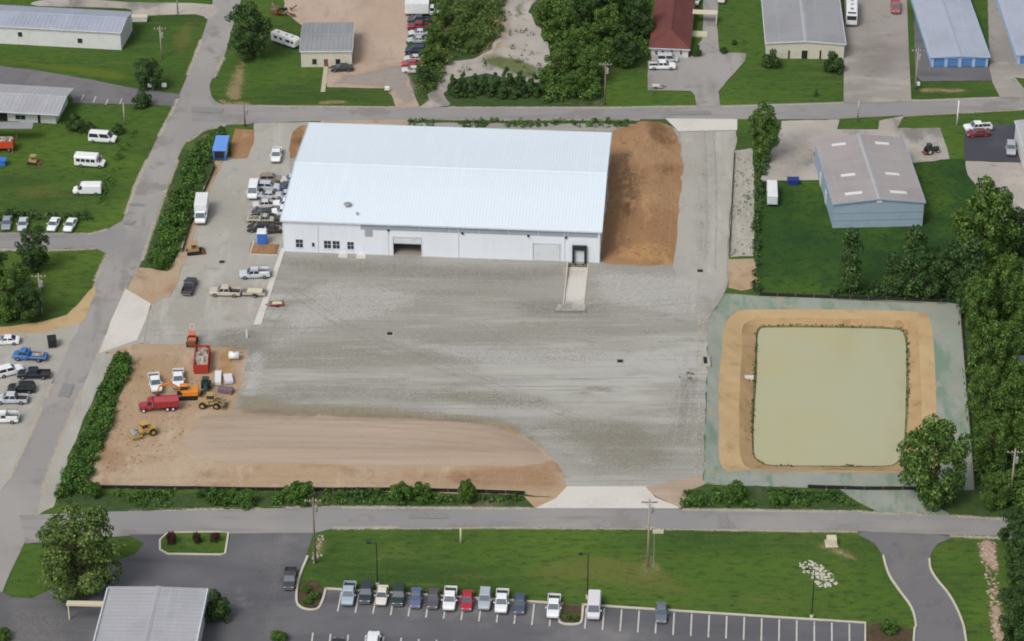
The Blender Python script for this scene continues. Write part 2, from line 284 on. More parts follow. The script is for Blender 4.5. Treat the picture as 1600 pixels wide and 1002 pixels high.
def band(name, px, width, h, m, z=0.0, smooth=0, closed=False, parent=None):
    """a raised strip such as a kerb along a path"""
    pts = PP(px); pts = crom(pts, smooth, closed) if smooth else pts
    n = len(pts); mb = MB(); L = []; Rr = []
    for i, p in enumerate(pts):
        a = pts[(i - 1) % n] if closed or i else p; b = pts[(i + 1) % n] if closed or i < n - 1 else p
        t = (b - a).normalized(); nn = Vector((-t.y, t.x, 0)) * width / 2; L.append(p + nn); Rr.append(p - nn)
    rings = [[(l.x, l.y, z - .05), (l.x, l.y, z + h), (r.x, r.y, z + h), (r.x, r.y, z - .05)] for l, r in zip(L, Rr)]
    if closed: rings.append(rings[0])
    mb.loft(rings, not closed); o = mb.build(name, m, parent)
    if parent is None: tag(o, kind='structure')
    return o
random.seed(7)
# ================================================================== THE GROUND
POND_OUT = [(1106, 475), (1135, 458), (1188, 463), (1350, 468), (1499, 474), (1506, 560), (1514, 660), (1523, 766), (1440, 764), (1260, 762), (1100, 757), (1099, 690), (1101, 600), (1103, 520)]
POND_TAN = [(1132, 510), (1152, 487), (1190, 484), (1300, 484), (1430, 487), (1452, 497), (1459, 540), (1463, 640), (1462, 738), (1400, 739), (1270, 738), (1180, 735), (1128, 731), (1124, 660), (1123, 600), (1128, 550)]
POND_MID = [(1160, 512), (1172, 501), (1196, 497), (1300, 498), (1418, 501), (1433, 512), (1437, 560), (1440, 640), (1436, 728), (1400, 735), (1280, 735), (1196, 734), (1160, 723), (1155, 660), (1156, 600), (1159, 550)]
POND_IN = [(1181, 530), (1183, 515), (1195, 509), (1300, 509), (1400, 512), (1414, 520), (1419, 545), (1420, 620), (1414, 700), (1404, 722), (1385, 729), (1280, 729), (1205, 728), (1186, 721), (1176, 708), (1175, 650), (1178, 590)]
DOCK = [(887, 411.5), (919, 412.7), (912, 478), (880, 478)]
def radial(px, z, n=150, smooth=4):
    pts = crom(PP(px, z), smooth); c = P(1295, 612, z); out = []
    for k in range(n):
        a = 2 * math.pi * k / n; dv = Vector((math.cos(a), math.sin(a), 0)); best = None
        for i in range(len(pts)):
            p, q = pts[i], pts[(i + 1) % len(pts)]; e = q - p; den = dv.x * e.y - dv.y * e.x
            if abs(den) < 1e-9: continue
            t = ((p.x - c.x) * e.y - (p.y - c.y) * e.x) / den; u = ((p.x - c.x) * dv.y - (p.y - c.y) * dv.x) / den
            if t > 0 and -1e-6 <= u <= 1 + 1e-6 and (best is None or t > best): best = t
        out.append(c + dv * best)
    return out
ring0 = radial(POND_OUT, 0.03, smooth=1)
hole_pond = [p + (P(1295, 612) - p).normalized() * 0.4 for p in ring0]
hole_dock = PP(DOCK)
far = [Vector((-2500, -700, 0)), Vector((2500, -700, 0)), Vector((2500, 4500, 0)), Vector((-2500, 4500, 0))]
tag(link('ground', sheet_mesh('ground', far, 0.0, GRASS, [hole_pond, hole_dock])), kind='structure')
# pond: banks fall from the seeded rim over two sandy benches to the water
rings = [ring0] + [radial(POND_TAN, -0.35), radial(POND_MID, -0.75), radial(POND_IN, -1.55)]
for i, (nm, m) in enumerate((('seeded_bank', SEED), ('sandy_bench', TAN), ('pond_edge_slope', TAN2))):
    a, b = rings[i], rings[i + 1]; sub = []; K = 6
    for k in range(K + 1):
        rr = []
        for p, q in zip(a, b):
            v = p.lerp(q, k / K)
            if 0 < k < K: v += Vector((noise.noise(v * .3), noise.noise(v * .3 + Vector((4, 4, 4))), noise.noise(v * .5) * .5)) * .35
            elif k == 0 and i: v += Vector((noise.noise(v * .25), noise.noise(v * .25 + Vector((4, 4, 4))), 0)) * .0
            rr.append(v)
        sub.append(rr)
    mb = MB(); mb.loft(sub, False); tag(mb.build(nm, m, None, 0, True), kind='structure')
edge = rings[3]; low = [p + (P(1295, 612, -3) - p).normalized() * 2.5 for p in edge]
for p in low: p.z = -2.6
MB_ = MB(); MB_.loft([edge, low], False); tag(MB_.build('pond_shore', SHORE, None, 0, True), kind='structure')
mb = MB(); mb.add([Vector((p.x, p.y, -1.72)) for p in [e.lerp(l_, .2) for e, l_ in zip(edge, low)]], [tuple(range(len(edge)))])
tag(mb.build('pond_water', WATER), kind='structure')
# ---- grass fields of another colour, scrub floors
sheet('lawn', [(1182, 282), (1290, 276), (1420, 250), (1507, 248), (1516, 278), (1562, 335), (1580, 425), (1530, 480), (1500, 472), (1184, 461)], GRASS_DK)
sheet('scrub_floor', [(1497, 470), (1700, 380), (1750, 830), (1560, 808), (1470, 800), (1440, 765), (1524, 768), (1505, 560)], SCRUB, rough=.6)
sheet('scrub_floor', [(655, -60), (1016, -60), (1014, 95), (945, 110), (945, 168), (697, 166), (690, 140), (655, 160), (640, 120)], SCRUB, rough=.5)
sheet('verge', [(640, 187), (1000, 187), (992, 204), (640, 204)], SCRUB, rough=.3)
sheet('verge', [(352, 197), (322, 206), (282, 245), (246, 350), (222, 418), (262, 424), (285, 380), (318, 290), (352, 225)], SCRUB, rough=.4)
sheet('verge', [(176, 556), (203, 556), (205, 580), (150, 730), (130, 772), (840, 766), (836, 794), (520, 793), (170, 799), (84, 784), (120, 690)], SCRUB, rough=.35)
sheet('verge', [(1062, 768), (1180, 760), (1312, 766), (1350, 798), (1062, 795)], SCRUB, rough=.35)
sheet('seeded_swale', [(1312, 764), (1440, 765), (1440, 782), (1462, 792), (1485, 804), (1372, 800), (1340, 785)], SEED, rough=.4)
# ---- yard and dirt
YARD_PX = [(398, 191), (1040, 194), (1062, 205), (1151, 203), (1150, 240), (1142, 330), (1137, 440), (1130, 462), (1106, 500), (1104, 600), (1100, 700), (1099, 752), (1058, 764), (1010, 768), (875, 772), (700, 720), (350, 660), (365, 600),
           (386, 545), (300, 541), (240, 543), (222, 537), (236, 474), (268, 462), (292, 405), (312, 345), (333, 285), (352, 246), (388, 246)]
YARD_O = sheet('gravel_yard', YARD_PX, YARD, rough=.35, holes=[hole_dock])[0]
sheet('gravel_drive', [(398, 192), (486, 192), (452, 250), (448, 345), (440, 392), (400, 506), (386, 520), (345, 525), (300, 538), (240, 540), (226, 533), (238, 475), (268, 464), (292, 405), (312, 345), (333, 285), (352, 248), (386, 248)], YARD_LT, rough=.4)
sheet('gravel_drive', [(1064, 206), (1150, 205), (1148, 250), (1140, 340), (1134, 440), (1115, 470), (1060, 440), (1052, 416), (1060, 330), (1067, 260)], YARD_LT, rough=.35)
sheet('bare_strip', [(352, 246), (333, 285), (312, 345), (292, 405), (268, 462), (240, 474), (214, 470), (196, 452), (216, 418), (262, 424), (288, 380), (318, 300), (338, 252)], DIRT, rough=.5)
sheet('bare_mound', [(368, 202), (398, 203), (396, 225), (385, 248), (360, 249), (362, 220)], DIRT_R, rough=.3, grid=1.2, relief=.12, rise=.1, fall=2)
sheet('bare_bank', [(455, 208), (470, 197), (492, 193), (480, 225), (470, 248), (452, 248)], DIRT_R, rough=.4, grid=1.2, relief=.2, rise=.25, fall=2.5)
sheet('bare_bank', [(945, 412), (938, 409), (950, 300), (957, 205), (978, 199), (1000, 190), (1030, 190), (1050, 200), (1061, 216), (1067, 260), (1061, 330), (1052, 414), (1000, 416)], DIRT_R, rough=.45, grid=1.2, relief=.35, rise=.35, fall=5)
sheet('worksite_dirt', [(166, 551), (205, 537), (300, 540), (388, 546), (380, 600), (362, 640), (620, 650), (790, 663), (845, 698), (880, 738), (884, 765), (870, 778), (820, 773), (400, 766), (200, 764), (128, 760), (165, 680), (203, 578)], DIRT, rough=.45, grid=1.5, relief=.10, fall=2)
sheet('graded_pad', [(318, 648), (362, 643), (500, 646), (640, 653), (740, 659), (790, 669), (835, 694), (868, 728), (780, 730), (640, 732), (440, 728), (340, 722), (300, 714), (280, 700), (296, 668)], PAD, rough=.4, grid=1.6, relief=.07, rise=.45, fall=3.0, freq=.08)
sheet('bare_bank', [(1005, 764), (1060, 750), (1094, 744), (1102, 756), (1075, 768), (1068, 790), (1062, 796)], PAD, rough=.4, grid=1.2, relief=.15, rise=.1, fall=2)
sheet('bare_bank', [(836, 794), (818, 776), (870, 778), (886, 766), (868, 782), (852, 793)], DIRT, rough=.2)
sheet('bare_bank', [(1138, 405), (1180, 405), (1184, 448), (1160, 455), (1137, 450)], DIRT, rough=.3, grid=1.2, relief=.1, fall=2)
sheet('rocky_strip', [(1150, 236), (1176, 232), (1179, 300), (1178, 400), (1140, 402), (1143, 330)], YARD_LT, rough=.35)
sheet('bare_strip', [(505, 187), (640, 187), (640, 194), (500, 192)], DIRT, rough=.15)
# ---- roads
sheet('road_shoulder', [(146, 548), (178, 556), (162, 592), (132, 655), (106, 715), (92, 768), (84, 792), (40, 815), (60, 760), (96, 668), (120, 608)], YARD_LT, rough=.3)
sheet('road_shoulder', [(205, 470), (236, 474), (224, 536), (205, 540), (150, 556), (160, 530)], YARD_LT)
sheet('road', [(338, -60), (395, -60), (377, 0), (364, 40), (350, 90), (331, 125), (328, 140), (336, 158), (360, 166), (400, 166), (400, 192), (352, 196), (318, 204), (292, 222), (277, 250), (258, 300), (241, 350), (222, 408), (196, 456), (172, 505), (152, 553),
               (128, 610), (105, 665), (84, 715), (66, 770), (56, 810), (38, 850), (14, 900), (0, 935), (-60, 1080), (-160, 1080), (-60, 860), (-8, 775), (14, 750), (38, 700), (82, 600), (126, 500), (148, 440), (167, 398), (172, 372), (190, 348), (212, 290), (230, 250), (247, 214),
               (266, 180), (277, 155), (293, 118), (315, 60), (325, 30), (332, 10)], ROAD, smooth=4)
sheet('road', [(300, 165), (360, 164), (470, 166), (690, 168), (950, 168), (1100, 166), (1320, 160), (1420, 157), (1560, 152), (1760, 142), (1760, 162), (1600, 171), (1410, 181), (1300, 187), (1140, 187), (1000, 187), (640, 187), (480, 190), (395, 193), (300, 190)], ROAD2)
sheet('side_street', [(-80, 365), (0, 365), (100, 366), (140, 366), (168, 359), (190, 346), (200, 370), (172, 400), (150, 389), (110, 388), (60, 392), (-80, 391)], ROAD2)
sheet('road', [(30, 806), (170, 800), (400, 797), (520, 793), (840, 795), (1070, 796), (1330, 800), (1480, 806), (1560, 811), (1760, 822), (1760, 850), (1555, 838), (1400, 834), (1330, 830), (1020, 826), (760, 824), (560, 826), (515, 828), (490, 834), (200, 838), (40, 850)], ROAD2)
sheet('driveway', [(60, 2), (120, -2), (200, 4), (335, 8), (326, 31), (305, 23), (208, 25), (198, 14), (60, 10)], CONC_OLD, smooth=3)
sheet('road_shoulder', [(196, 452), (214, 470), (204, 474), (190, 463), (205, 430)], YARD_LT, rough=.3)
# ---- lots and drives
LOT_PX = [(200, 836), (490, 833), (478, 872), (466, 905), (463, 938), (470, 950), (485, 954), (498, 951), (505, 936), (508, 921), (1352, 974), (1352, 1100), (-120, 1100), (-60, 905), (0, 925), (18, 934), (50, 936), (92, 916), (140, 890), (210, 868), (225, 850)]
LOT_O = sheet('parking_lot', LOT_PX, LOT)[0]
sheet('access_road', [(1345, 832), (1482, 838), (1466, 850), (1455, 866), (1452, 884), (1462, 905), (1482, 930), (1500, 965), (1508, 1000), (1520, 1100), (1424, 1100), (1428, 990), (1430, 978), (1424, 950), (1404, 922), (1388, 897), (1380, 872), (1366, 850)], LOT_BLUE, smooth=3)
sheet('asphalt_lot', [(-80, 98), (0, 104), (60, 111), (130, 123), (205, 138), (282, 148), (277, 167), (236, 164), (115, 162), (110, 140), (-80, 135)], LOT_BLUE, rough=.2)
sheet('gravel_lot', [(-80, 512), (0, 522), (70, 518), (126, 505), (82, 600), (38, 700), (14, 750), (-8, 778), (-120, 800)], YARD_LT, rough=.3)
sheet('sandy_fringe', [(-80, 500), (0, 511), (60, 505), (105, 492), (148, 448), (150, 460), (128, 506), (70, 520), (0, 524), (-80, 516)], TAN, rough=.4)
sheet('concrete_apron', [(196, 452), (236, 475), (228, 500), (214, 532), (155, 553), (172, 505)], CONC)
sheet('concrete_apron', [(886, 761), (1008, 761), (1024, 778), (1060, 793), (1060, 795.5), (836, 795), (868, 780)], CONC)
sheet('concrete_apron', [(1040, 186), (1152, 187), (1152, 204), (1060, 206)], CONC)
sheet('front_walk', [(440, 388), (446, 389), (408, 508), (396, 508)], CONC)
sheet('sandy_lot', [(440, -60), (648, -60), (640, 30), (632, 95), (640, 130), (655, 168), (617, 168), (612, 150), (600, 139), (512, 137), (505, 110), (552, 100), (552, 50), (470, 40), (445, 20)], SANDLOT, rough=.35)
sheet('gravel_track', [(655, 169), (672, 150), (690, 118), (702, 98), (735, 92), (762, 80), (782, 58), (786, 20), (780, -40), (836, -40), (830, 20), (846, 50), (858, 85), (868, 118), (840, 130), (815, 126), (760, 116), (716, 122), (702, 134), (694, 150), (700, 168)], CONC_OLD, rough=1.1)
sheet('asphalt_drive', [(1012, 96), (1078, 90), (1098, 60), (1100, -40), (1126, -40), (1120, 40), (1124, 82), (1166, 84), (1164, 96), (1138, 125), (1122, 145), (1126, 167), (1088, 167), (1086, 150), (1080, 143), (1012, 142)], ROAD, rough=.15)
sheet('concrete_lot', [(1320, -60), (1416, -60), (1417, 0), (1420, 80), (1424, 159), (1318, 162)], CONC_GREY)
sheet('storage_lane', [(1426, -60), (1452, -60), (1456, 106), (1552, 106), (1553, 127), (1440, 128), (1430, 118)], LOT, rough=.15)
sheet('storage_lane', [(1542, -60), (1586, -60), (1590, 100), (1660, 105), (1640, 128), (1586, 122), (1610, 152), (1562, 153), (1550, 128), (1546, 105)], CONC_GREY, rough=.15)
sheet('concrete_lot', [(1222, 190), (1300, 188), (1312, 188), (1308, 203), (1372, 203), (1374, 190), (1412, 182), (1402, 201), (1470, 201), (1484, 250), (1420, 256), (1290, 282), (1188, 284), (1196, 248), (1216, 215)], CONC_OLD, rough=.25)
sheet('asphalt_lot', [(1507, 196), (1680, 196), (1680, 256), (1507, 252)], LOT_NEW)
sheet('concrete_lot', [(1508, 253), (1680, 257), (1680, 420), (1575, 420), (1560, 330), (1512, 275)], CONC_OLD, rough=.3)
sheet('grass_island', [(1308, 203), (1314, 192), (1330, 188), (1352, 188), (1366, 193), (1373, 202)], GRASS, rough=.05)
# dock ramp runs down to the loading door
A_, B_, C_, D_ = [P(*q) for q in DOCK]; DZ = -0.7
r = [Vector((A_.x, A_.y, DZ)), Vector((B_.x, B_.y, DZ)), Vector((C_.x, C_.y, .035)), Vector((D_.x, D_.y, .035))]
tag(MB().quad(*r).build('dock_ramp', CONC), kind='structure')
mb = MB()
for top, bot in (((A_, D_), (r[0], r[3])), ((B_, C_), (r[1], r[2]))):
    a, b = top; mb.add([(a.x - .1, a.y, DZ), (a.x + .1, a.y, DZ), (a.x + .1, a.y, .13), (a.x - .1, a.y, .13), (b.x - .1, b.y, -.03), (b.x + .1, b.y, -.03), (b.x + .1, b.y, .16), (b.x - .1, b.y, .16)],
        [(0, 1, 2, 3), (4, 5, 6, 7), (0, 1, 5, 4), (1, 2, 6, 5), (2, 3, 7, 6), (3, 0, 4, 7)])
tag(mb.build('dock_retaining_wall', KERB), kind='structure')
sheet('dock_apron', [(872, 476), (916, 477), (912, 486), (868, 486)], YARD_LT, rough=.3)
# ---- kerbs, islands, stall lines
TOPZ = 0.012 + LAYER[0]
band('kerb', [(481, 870), (467, 905), (463, 938), (470, 950), (485, 954), (498, 951), (505, 936), (509, 921)], .35, .27, KERB, 0, 3)
band('kerb', [(509, 921), (700, 933), (880, 944.5)], .35, .27, KERB)
band('kerb', [(909, 946), (1100, 958.5), (1352, 974.5), (1351, 1100)], .35, .27, KERB)
band('kerb', [(877, 944), (873, 968), (877, 975), (890, 977), (904, 976), (909, 970), (911, 946)], .35, .27, KERB, 0, 2)
band('kerb', [(1380, 869), (1388, 897), (1404, 922), (1424, 950), (1431, 978), (1428, 992), (1424, 1100)], .3, .27, KERB, 0, 4)
band('kerb', [(1452, 874), (1454, 890), (1464, 907), (1484, 932), (1501, 966), (1509, 1000), (1520, 1100)], .3, .27, KERB, 0, 4)
band('kerb', [(262, 834), (340, 833), (357, 834), (352, 866), (345, 868), (262, 867), (250, 860), (250, 845)], .3, .27, KERB, 0, 0, True)
sheet('grass_island', [(263, 834.5), (340, 833.5), (356, 834.5), (351, 865.5), (345, 867), (262, 866), (251, 859.5), (251, 845)], GRASS, z=.24)
sheet('planting_bed', [(470, 910), (495, 909), (506, 925), (503, 945), (488, 952), (472, 948), (466, 935)], MULCH, z=.2, rough=.1)
sheet('planting_bed', [(878, 946), (909, 948), (909, 968), (903, 974), (880, 974), (874, 967)], MULCH, z=.2, rough=.05)
sheet('planting_bed', [(1354, 978), (1385, 972), (1427, 985), (1425, 1060), (1353, 1060)], MULCH, z=.18, rough=.3)
sheet('planting_bed', [(392, 380), (400, 381), (437, 383), (432, 398), (389, 397)], DIRT_R, z=TOPZ + .03, rough=.1)
band('kerb', [(397, 378), (390, 398), (433, 399.5)], .3, .12, KERB, .05)
def stripe(a, b, wd=.12):
    a, b = P(*a), P(*b); t = (b - a).normalized(); n = Vector((-t.y, t.x, 0)) * wd; z = Vector((0, 0, TOPZ + .02))
    me = MB().quad(a + n + z, b + n + z, b - n + z, a - n + z).build('stall_line', PAINT, LOT_O); return me
def lerp(a, b, t): return a + (b - a) * t
for k in range(1, 31):
    x = 506.5 + 27.35 * k
    if x > 1350 or 872 < x < 912: continue
    y = lerp(921, 974.5, (x - 508) / 844) + 3
    L = (31 + 6 * (x - 508) / 844); sl_ = lerp(-6.5, 0.5, (x - 508) / 844)
    stripe((x, y), (x + sl_, y + L))
for k in range(0, 10): stripe((489 + 27.6 * k, 990 + 1.6 * k), (484 + 27.8 * k, 1030 + 1.6 * k))
TOPZ += .02
for x, y in ((131, 153), (150, 156), (169, 160), (191, 159)): 
    a, b = P(x, y - 4), P(x - 4, y + 5); a.z = b.z = TOPZ; tag(MB().bar(a, b, .22, .01).build('stall_line', PAINT, bpy.data.objects['asphalt_lot']))
from mathutils.bvhtree import BVHTree
_v, _f = [], []
for _o in list(COL.objects):
    if _o.type == 'MESH' and _o.get('kind') == 'structure' and _o.name.split('.')[0] not in ('pond_water',):
        k = len(_v); _v += [v.co.copy() for v in _o.data.vertices]; _f += [tuple(i + k for i in p.vertices) for p in _o.data.polygons]
BVH = BVHTree.FromPolygons(_v, _f)
def gz(x, y):
    h = BVH.ray_cast(Vector((x, y, 60)), Vector((0, 0, -1)))[0]; return h.z if h else 0.0
def G(px, py):
    p = P(px, py); p.z = gz(p.x, p.y); return p

# ---- thin films of soil, dust and wear with ragged rims, lying on the ground
def filmm(name, rgb, op=.7, sc=.12, st=I3):
    c = alb(*rgb); return mat(name, c, [(1.0, I3, tuple(x * .86 for x in c[:3]) + (1,), .42, .7, 5), (3, I3, tuple(x * 1.12 for x in c[:3]) + (1,), .5, .8, 4)], .95, None, 0, .1, (op, sc, st))
FZ = [0.0]
def film_poly(name, poly, m, fade, grid):
    FZ[0] += .0015; zz = (.02 if 'soil' in name else .007) + FZ[0] * .1
    me = sheet_mesh(name, poly, 0, m, (), grid, lambda v: gz(v.x, v.y) + zz); a = me.attributes.new('rim', 'FLOAT', 'POINT')
    a.data.foreach_set('value', [min(1.0, edge_dist(v.co, poly) / fade) for v in me.vertices])
    return tag(link(name, me), kind='structure')
def film(name, px, m, fade=4.0, grid=1.6): return film_poly(name, resample(crom(PP(px), 3), grid), m, fade, grid)
def film_path(name, px, wd, m):
    pts = resample(PP(px), 2.0, False); L = []; Rr = []
    for i, p in enumerate(pts):
        t = (pts[min(i + 1, len(pts) - 1)] - pts[max(i - 1, 0)]).normalized(); n_ = Vector((-t.y, t.x, 0)) * wd / 2; L.append(p + n_); Rr.append(p - n_)
    FZ[0] += .0015; me = bpy.data.meshes.new(name); k = len(pts); zz = .006 + FZ[0] * .1; vs = [q for a, c, b in zip(L, pts, Rr) for q in (a, c, b)]
    me.from_pydata([(q.x, q.y, gz(q.x, q.y) + zz) for q in vs], [], [f for i in range(k - 1) for f in ((3 * i, 3 * i + 1, 3 * i + 4, 3 * i + 3), (3 * i + 1, 3 * i + 2, 3 * i + 5, 3 * i + 4))])
    a = me.attributes.new('rim', 'FLOAT', 'POINT'); a.data.foreach_set('value', [0.0, 1.0, 0.0] * k); me.materials.append(m); return tag(link(name, me), kind='structure')
SOIL = filmm('olive_soil', (154, 144, 122), .7, .2, (.25, 1.4, 1)); PALE = filmm('pale_fines', (190, 188, 184), .6, .12, (.25, 1.6, 1)); DAMP = filmm('damp_gravel', (136, 132, 124), .5, .12, (.4, 1.3, 1)); OLIV = filmm('olive_gravel', (142, 138, 124), .55, .1, (.5, 1.2, 1))
DRY = filmm('dry_grass', (122, 118, 70), .5, .15, (.4, 1, 1)); YELG = filmm('yellow_grass', (104, 120, 46), .6, .1); BARE = filmm('bare_soil', (170, 150, 116), .6, .3); DUST = filmm('road_dust', (186, 178, 162), .75, .4); LANE = filmm('worn_lane', (132, 129, 127), .5, .1, (1.5, .4, 1))
film('soil_film', [(378, 612), (450, 624), (640, 636), (790, 652), (850, 690), (884, 738), (840, 706), (780, 676), (640, 662), (380, 654)], SOIL, 2.5)
film('soil_film', [(820, 650), (940, 640), (1020, 650), (1070, 700), (1075, 742), (1000, 756), (900, 748), (860, 700)], OLIV, 8)
film('soil_film', [(560, 606), (700, 600), (860, 615), (930, 640), (800, 645), (640, 632)], OLIV, 4)
film('gravel_film', [(560, 518), (800, 533), (1098, 545), (1098, 592), (900, 588), (700, 572)], PALE, 5); film('gravel_film', [(470, 440), (560, 430), (680, 450), (660, 490), (540, 520), (430, 560), (400, 540)], PALE, 7); film('gravel_film', [(920, 418), (1050, 420), (1115, 440), (1105, 505), (980, 492), (918, 470)], PALE, 5); film('gravel_film', [(880, 690), (990, 700), (1000, 745), (900, 745)], PALE, 6)
film('gravel_film', [(1074, 560), (1092, 560), (1095, 742), (1076, 744)], PALE, 2)
film('damp_film', [(1040, 600), (1078, 560), (1103, 545), (1103, 640), (1070, 690), (1040, 660)], DAMP, 4); film('damp_film', [(445, 397), (700, 404), (930, 414), (870, 446), (760, 455), (600, 440), (450, 432)], DAMP, 5); film('damp_film', [(330, 515), (404, 508), (420, 540), (390, 560), (330, 543)], DAMP, 2.5); film('damp_film', [(400, 590), (600, 600), (740, 625), (640, 640), (480, 630), (390, 620)], DAMP, 5); film('gravel_film', [(372, 560), (400, 545), (425, 560), (400, 640), (372, 640)], PALE, 2.5); film('damp_film', [(800, 455), (960, 470), (980, 510), (800, 505)], DAMP, 6); film('damp_film', [(1090, 230), (1120, 230), (1115, 400), (1075, 410)], DAMP, 4)
film('worn_grass', [(820, 872), (900, 852), (1010, 862), (1080, 900), (1095, 940), (900, 930), (810, 920)], DRY, 6); film('worn_grass', [(560, 846), (760, 838), (830, 850), (800, 868), (640, 862)], YELG, 4); film('worn_grass', [(690, 890), (800, 895), (810, 918), (700, 915)], DRY, 5); film('worn_grass', [(995, 868), (1030, 868), (1042, 905), (1000, 908)], BARE, 3); film('worn_grass', [(1268, 843), (1310, 850), (1352, 876), (1330, 880), (1276, 858)], BARE, 2); film('worn_grass', [(1160, 930), (1240, 932), (1320, 955), (1180, 948)], DRY, 3)
film('worn_grass', [(490, 835), (516, 840), (510, 868), (492, 880), (482, 870)], BARE, 1.8); film('worn_grass', [(234, 215), (246, 222), (222, 300), (195, 345), (168, 352), (196, 300)], YELG, 2.5); film('worn_grass', [(0, 88), (120, 100), (200, 110), (205, 130), (120, 120), (0, 100)], YELG, 2.5); film('worn_grass', [(366, 95), (388, 95), (384, 150), (360, 160), (345, 150)], BARE, 2); film('worn_grass', [(270, 40), (312, 30), (300, 84), (262, 88)], DRY, 3); film('worn_grass', [(0, 290), (100, 280), (120, 310), (20, 320)], DRY, 6); film('worn_grass', [(500, 156), (540, 155), (545, 164), (498, 165)], BARE, 1.2); film('worn_grass', [(335, 155), (390, 158), (392, 166), (352, 167)], BARE, 1.0); film('worn_grass', [(1440, 136), (1510, 138), (1510, 146), (1440, 146)], BARE, 1.2)
film('worn_grass', [(770, 0), (800, 0), (805, 50), (780, 90), (740, 100), (745, 60)], BARE, 3); film('worn_grass', [(800, 10), (826, 0), (826, 30), (812, 45)], filmm('weedy_green', (96, 112, 56), .7, .2), 2); film('worn_grass', [(745, 92), (800, 88), (850, 108), (830, 126), (780, 112)], filmm('weedy_green', (96, 112, 56), .35, .3), 2); film('worn_lane', [(372, 842), (468, 838), (462, 900), (440, 1010), (375, 1040), (398, 920)], LANE, 5); film('worn_lane', [(0, 935), (60, 940), (130, 960), (110, 1010), (0, 1030)], LANE, 4); film('worn_lane', [(1400, 850), (1440, 850), (1440, 900), (1470, 1000), (1450, 1000), (1410, 900)], LANE, 2)
film('soil_film', [(560, 112), (640, 100), (655, 165), (612, 158), (596, 139), (515, 136), (530, 118)], filmm('grey_sand', (166, 158, 150), .8), 3); film('soil_film', [(700, 730), (866, 726), (884, 752), (868, 774), (820, 771), (690, 764)], filmm('red_soil', (166, 128, 96), .5, .12, (.3, 1.5, 1)), 3); film('soil_film', [(330, 545), (384, 546), (370, 604), (332, 604)], filmm('ochre_soil', (190, 146, 84), .5), 3); film('soil_film', [(200, 560), (300, 552), (280, 620), (220, 650), (180, 640)], filmm('tan_soil', (190, 162, 126), .5, .3, (1.4, .5, 1)), 4)
film('soil_film', [(962, 240), (1000, 246), (1012, 320), (990, 350), (960, 340)], filmm('dark_soil', (112, 88, 60), .6, .15), 4); film('soil_film', [(955, 384), (1050, 376), (1050, 413), (948, 409)], filmm('sandy_soil', (194, 154, 106), .6), 3); film('soil_film', [(985, 255), (1015, 270), (1010, 345), (1000, 345), (1005, 290)], filmm('sandy_soil', (194, 154, 106)), 1.8)
STAIN = filmm('old_stain', (128, 124, 120), .35, .15); film('concrete_stain', [(1325, 55), (1405, 62), (1410, 122), (1326, 118)], STAIN, 5); film('concrete_stain', [(1225, 200), (1290, 200), (1285, 270), (1210, 275)], STAIN, 5); film('seed_film', [(1104, 480), (1126, 476), (1122, 600), (1122, 745), (1101, 752), (1103, 600)], filmm('green_seed', (124, 150, 128), .5), 3); film('soil_film', [(1522, 846), (1560, 846), (1565, 900), (1580, 1010), (1550, 1010), (1536, 900)], filmm('pink_gravel', (186, 160, 142), .9), 1.5)
for k_, q_ in enumerate(([(200, 799), (520, 793), (836, 795)], [(1066, 796.5), (1330, 800), (1480, 806), (1600, 814)], [(520, 826), (760, 824.5), (1020, 826), (1340, 831)], [(1484, 838), (1600, 842)], [(400, 166), (620, 168)], [(700, 168.5), (950, 168.5), (1088, 166.5)], [(1126, 167), (1318, 161)], [(1424, 158), (1560, 153)], [(640, 187), (1000, 187.5)], [(1600, 171), (1412, 181)], [(230, 250), (212, 290), (196, 335)], [(247, 214), (266, 180), (278, 155)], [(293, 118), (315, 62)], [(277, 250), (258, 300), (241, 350), (222, 408)], [(350, 90), (333, 122)], [(352, 196), (318, 204), (292, 222)], [(0, 365), (140, 366), (168, 359)], [(0, 391), (60, 392), (150, 389)], [(167, 398), (148, 440)], [(82, 600), (38, 700), (14, 750)], [(128, 610), (84, 715), (66, 770)])): film_path('road_edge_dust', q_, 1.5, DUST)

# wheel tracks in gravel and dirt
TRK = filmm('wheel_track', (182, 179, 174), .4, .8); TRKD = filmm('dirt_track', (188, 164, 134), .45, .8); TRKK = filmm('dark_track', (140, 137, 132), .4, .8)
def tracks(px, m, gauge=1.8):
    c = crom(PP(px), 8, False)
    for s_ in (-1, 1):
        pts = []
        for i, p in enumerate(c):
            t = (c[min(i + 1, len(c) - 1)] - c[max(i - 1, 0)]).normalized(); pts.append(p + Vector((-t.y, t.x, 0)) * s_ * gauge / 2)
        FZ[0] += .0008; me = bpy.data.meshes.new('wheel_track'); vs = []; k = len(pts)
        for i, p in enumerate(pts):
            t = (pts[min(i + 1, k - 1)] - pts[max(i - 1, 0)]).normalized(); n_ = Vector((-t.y, t.x, 0)) * .28; vs += [p + n_, p, p - n_]
        me.from_pydata([(q.x, q.y, gz(q.x, q.y) + (.008 if m != TRKD else .025) + FZ[0] * .1) for q in vs], [], [f for i in range(k - 1) for f in ((3 * i, 3 * i + 1, 3 * i + 4, 3 * i + 3), (3 * i + 1, 3 * i + 2, 3 * i + 5, 3 * i + 4))])
        a = me.attributes.new('rim', 'FLOAT', 'POINT'); a.data.foreach_set('value', [.2, .8, .2] * k); me.materials.append(m); tag(link('wheel_track', me), kind='structure')
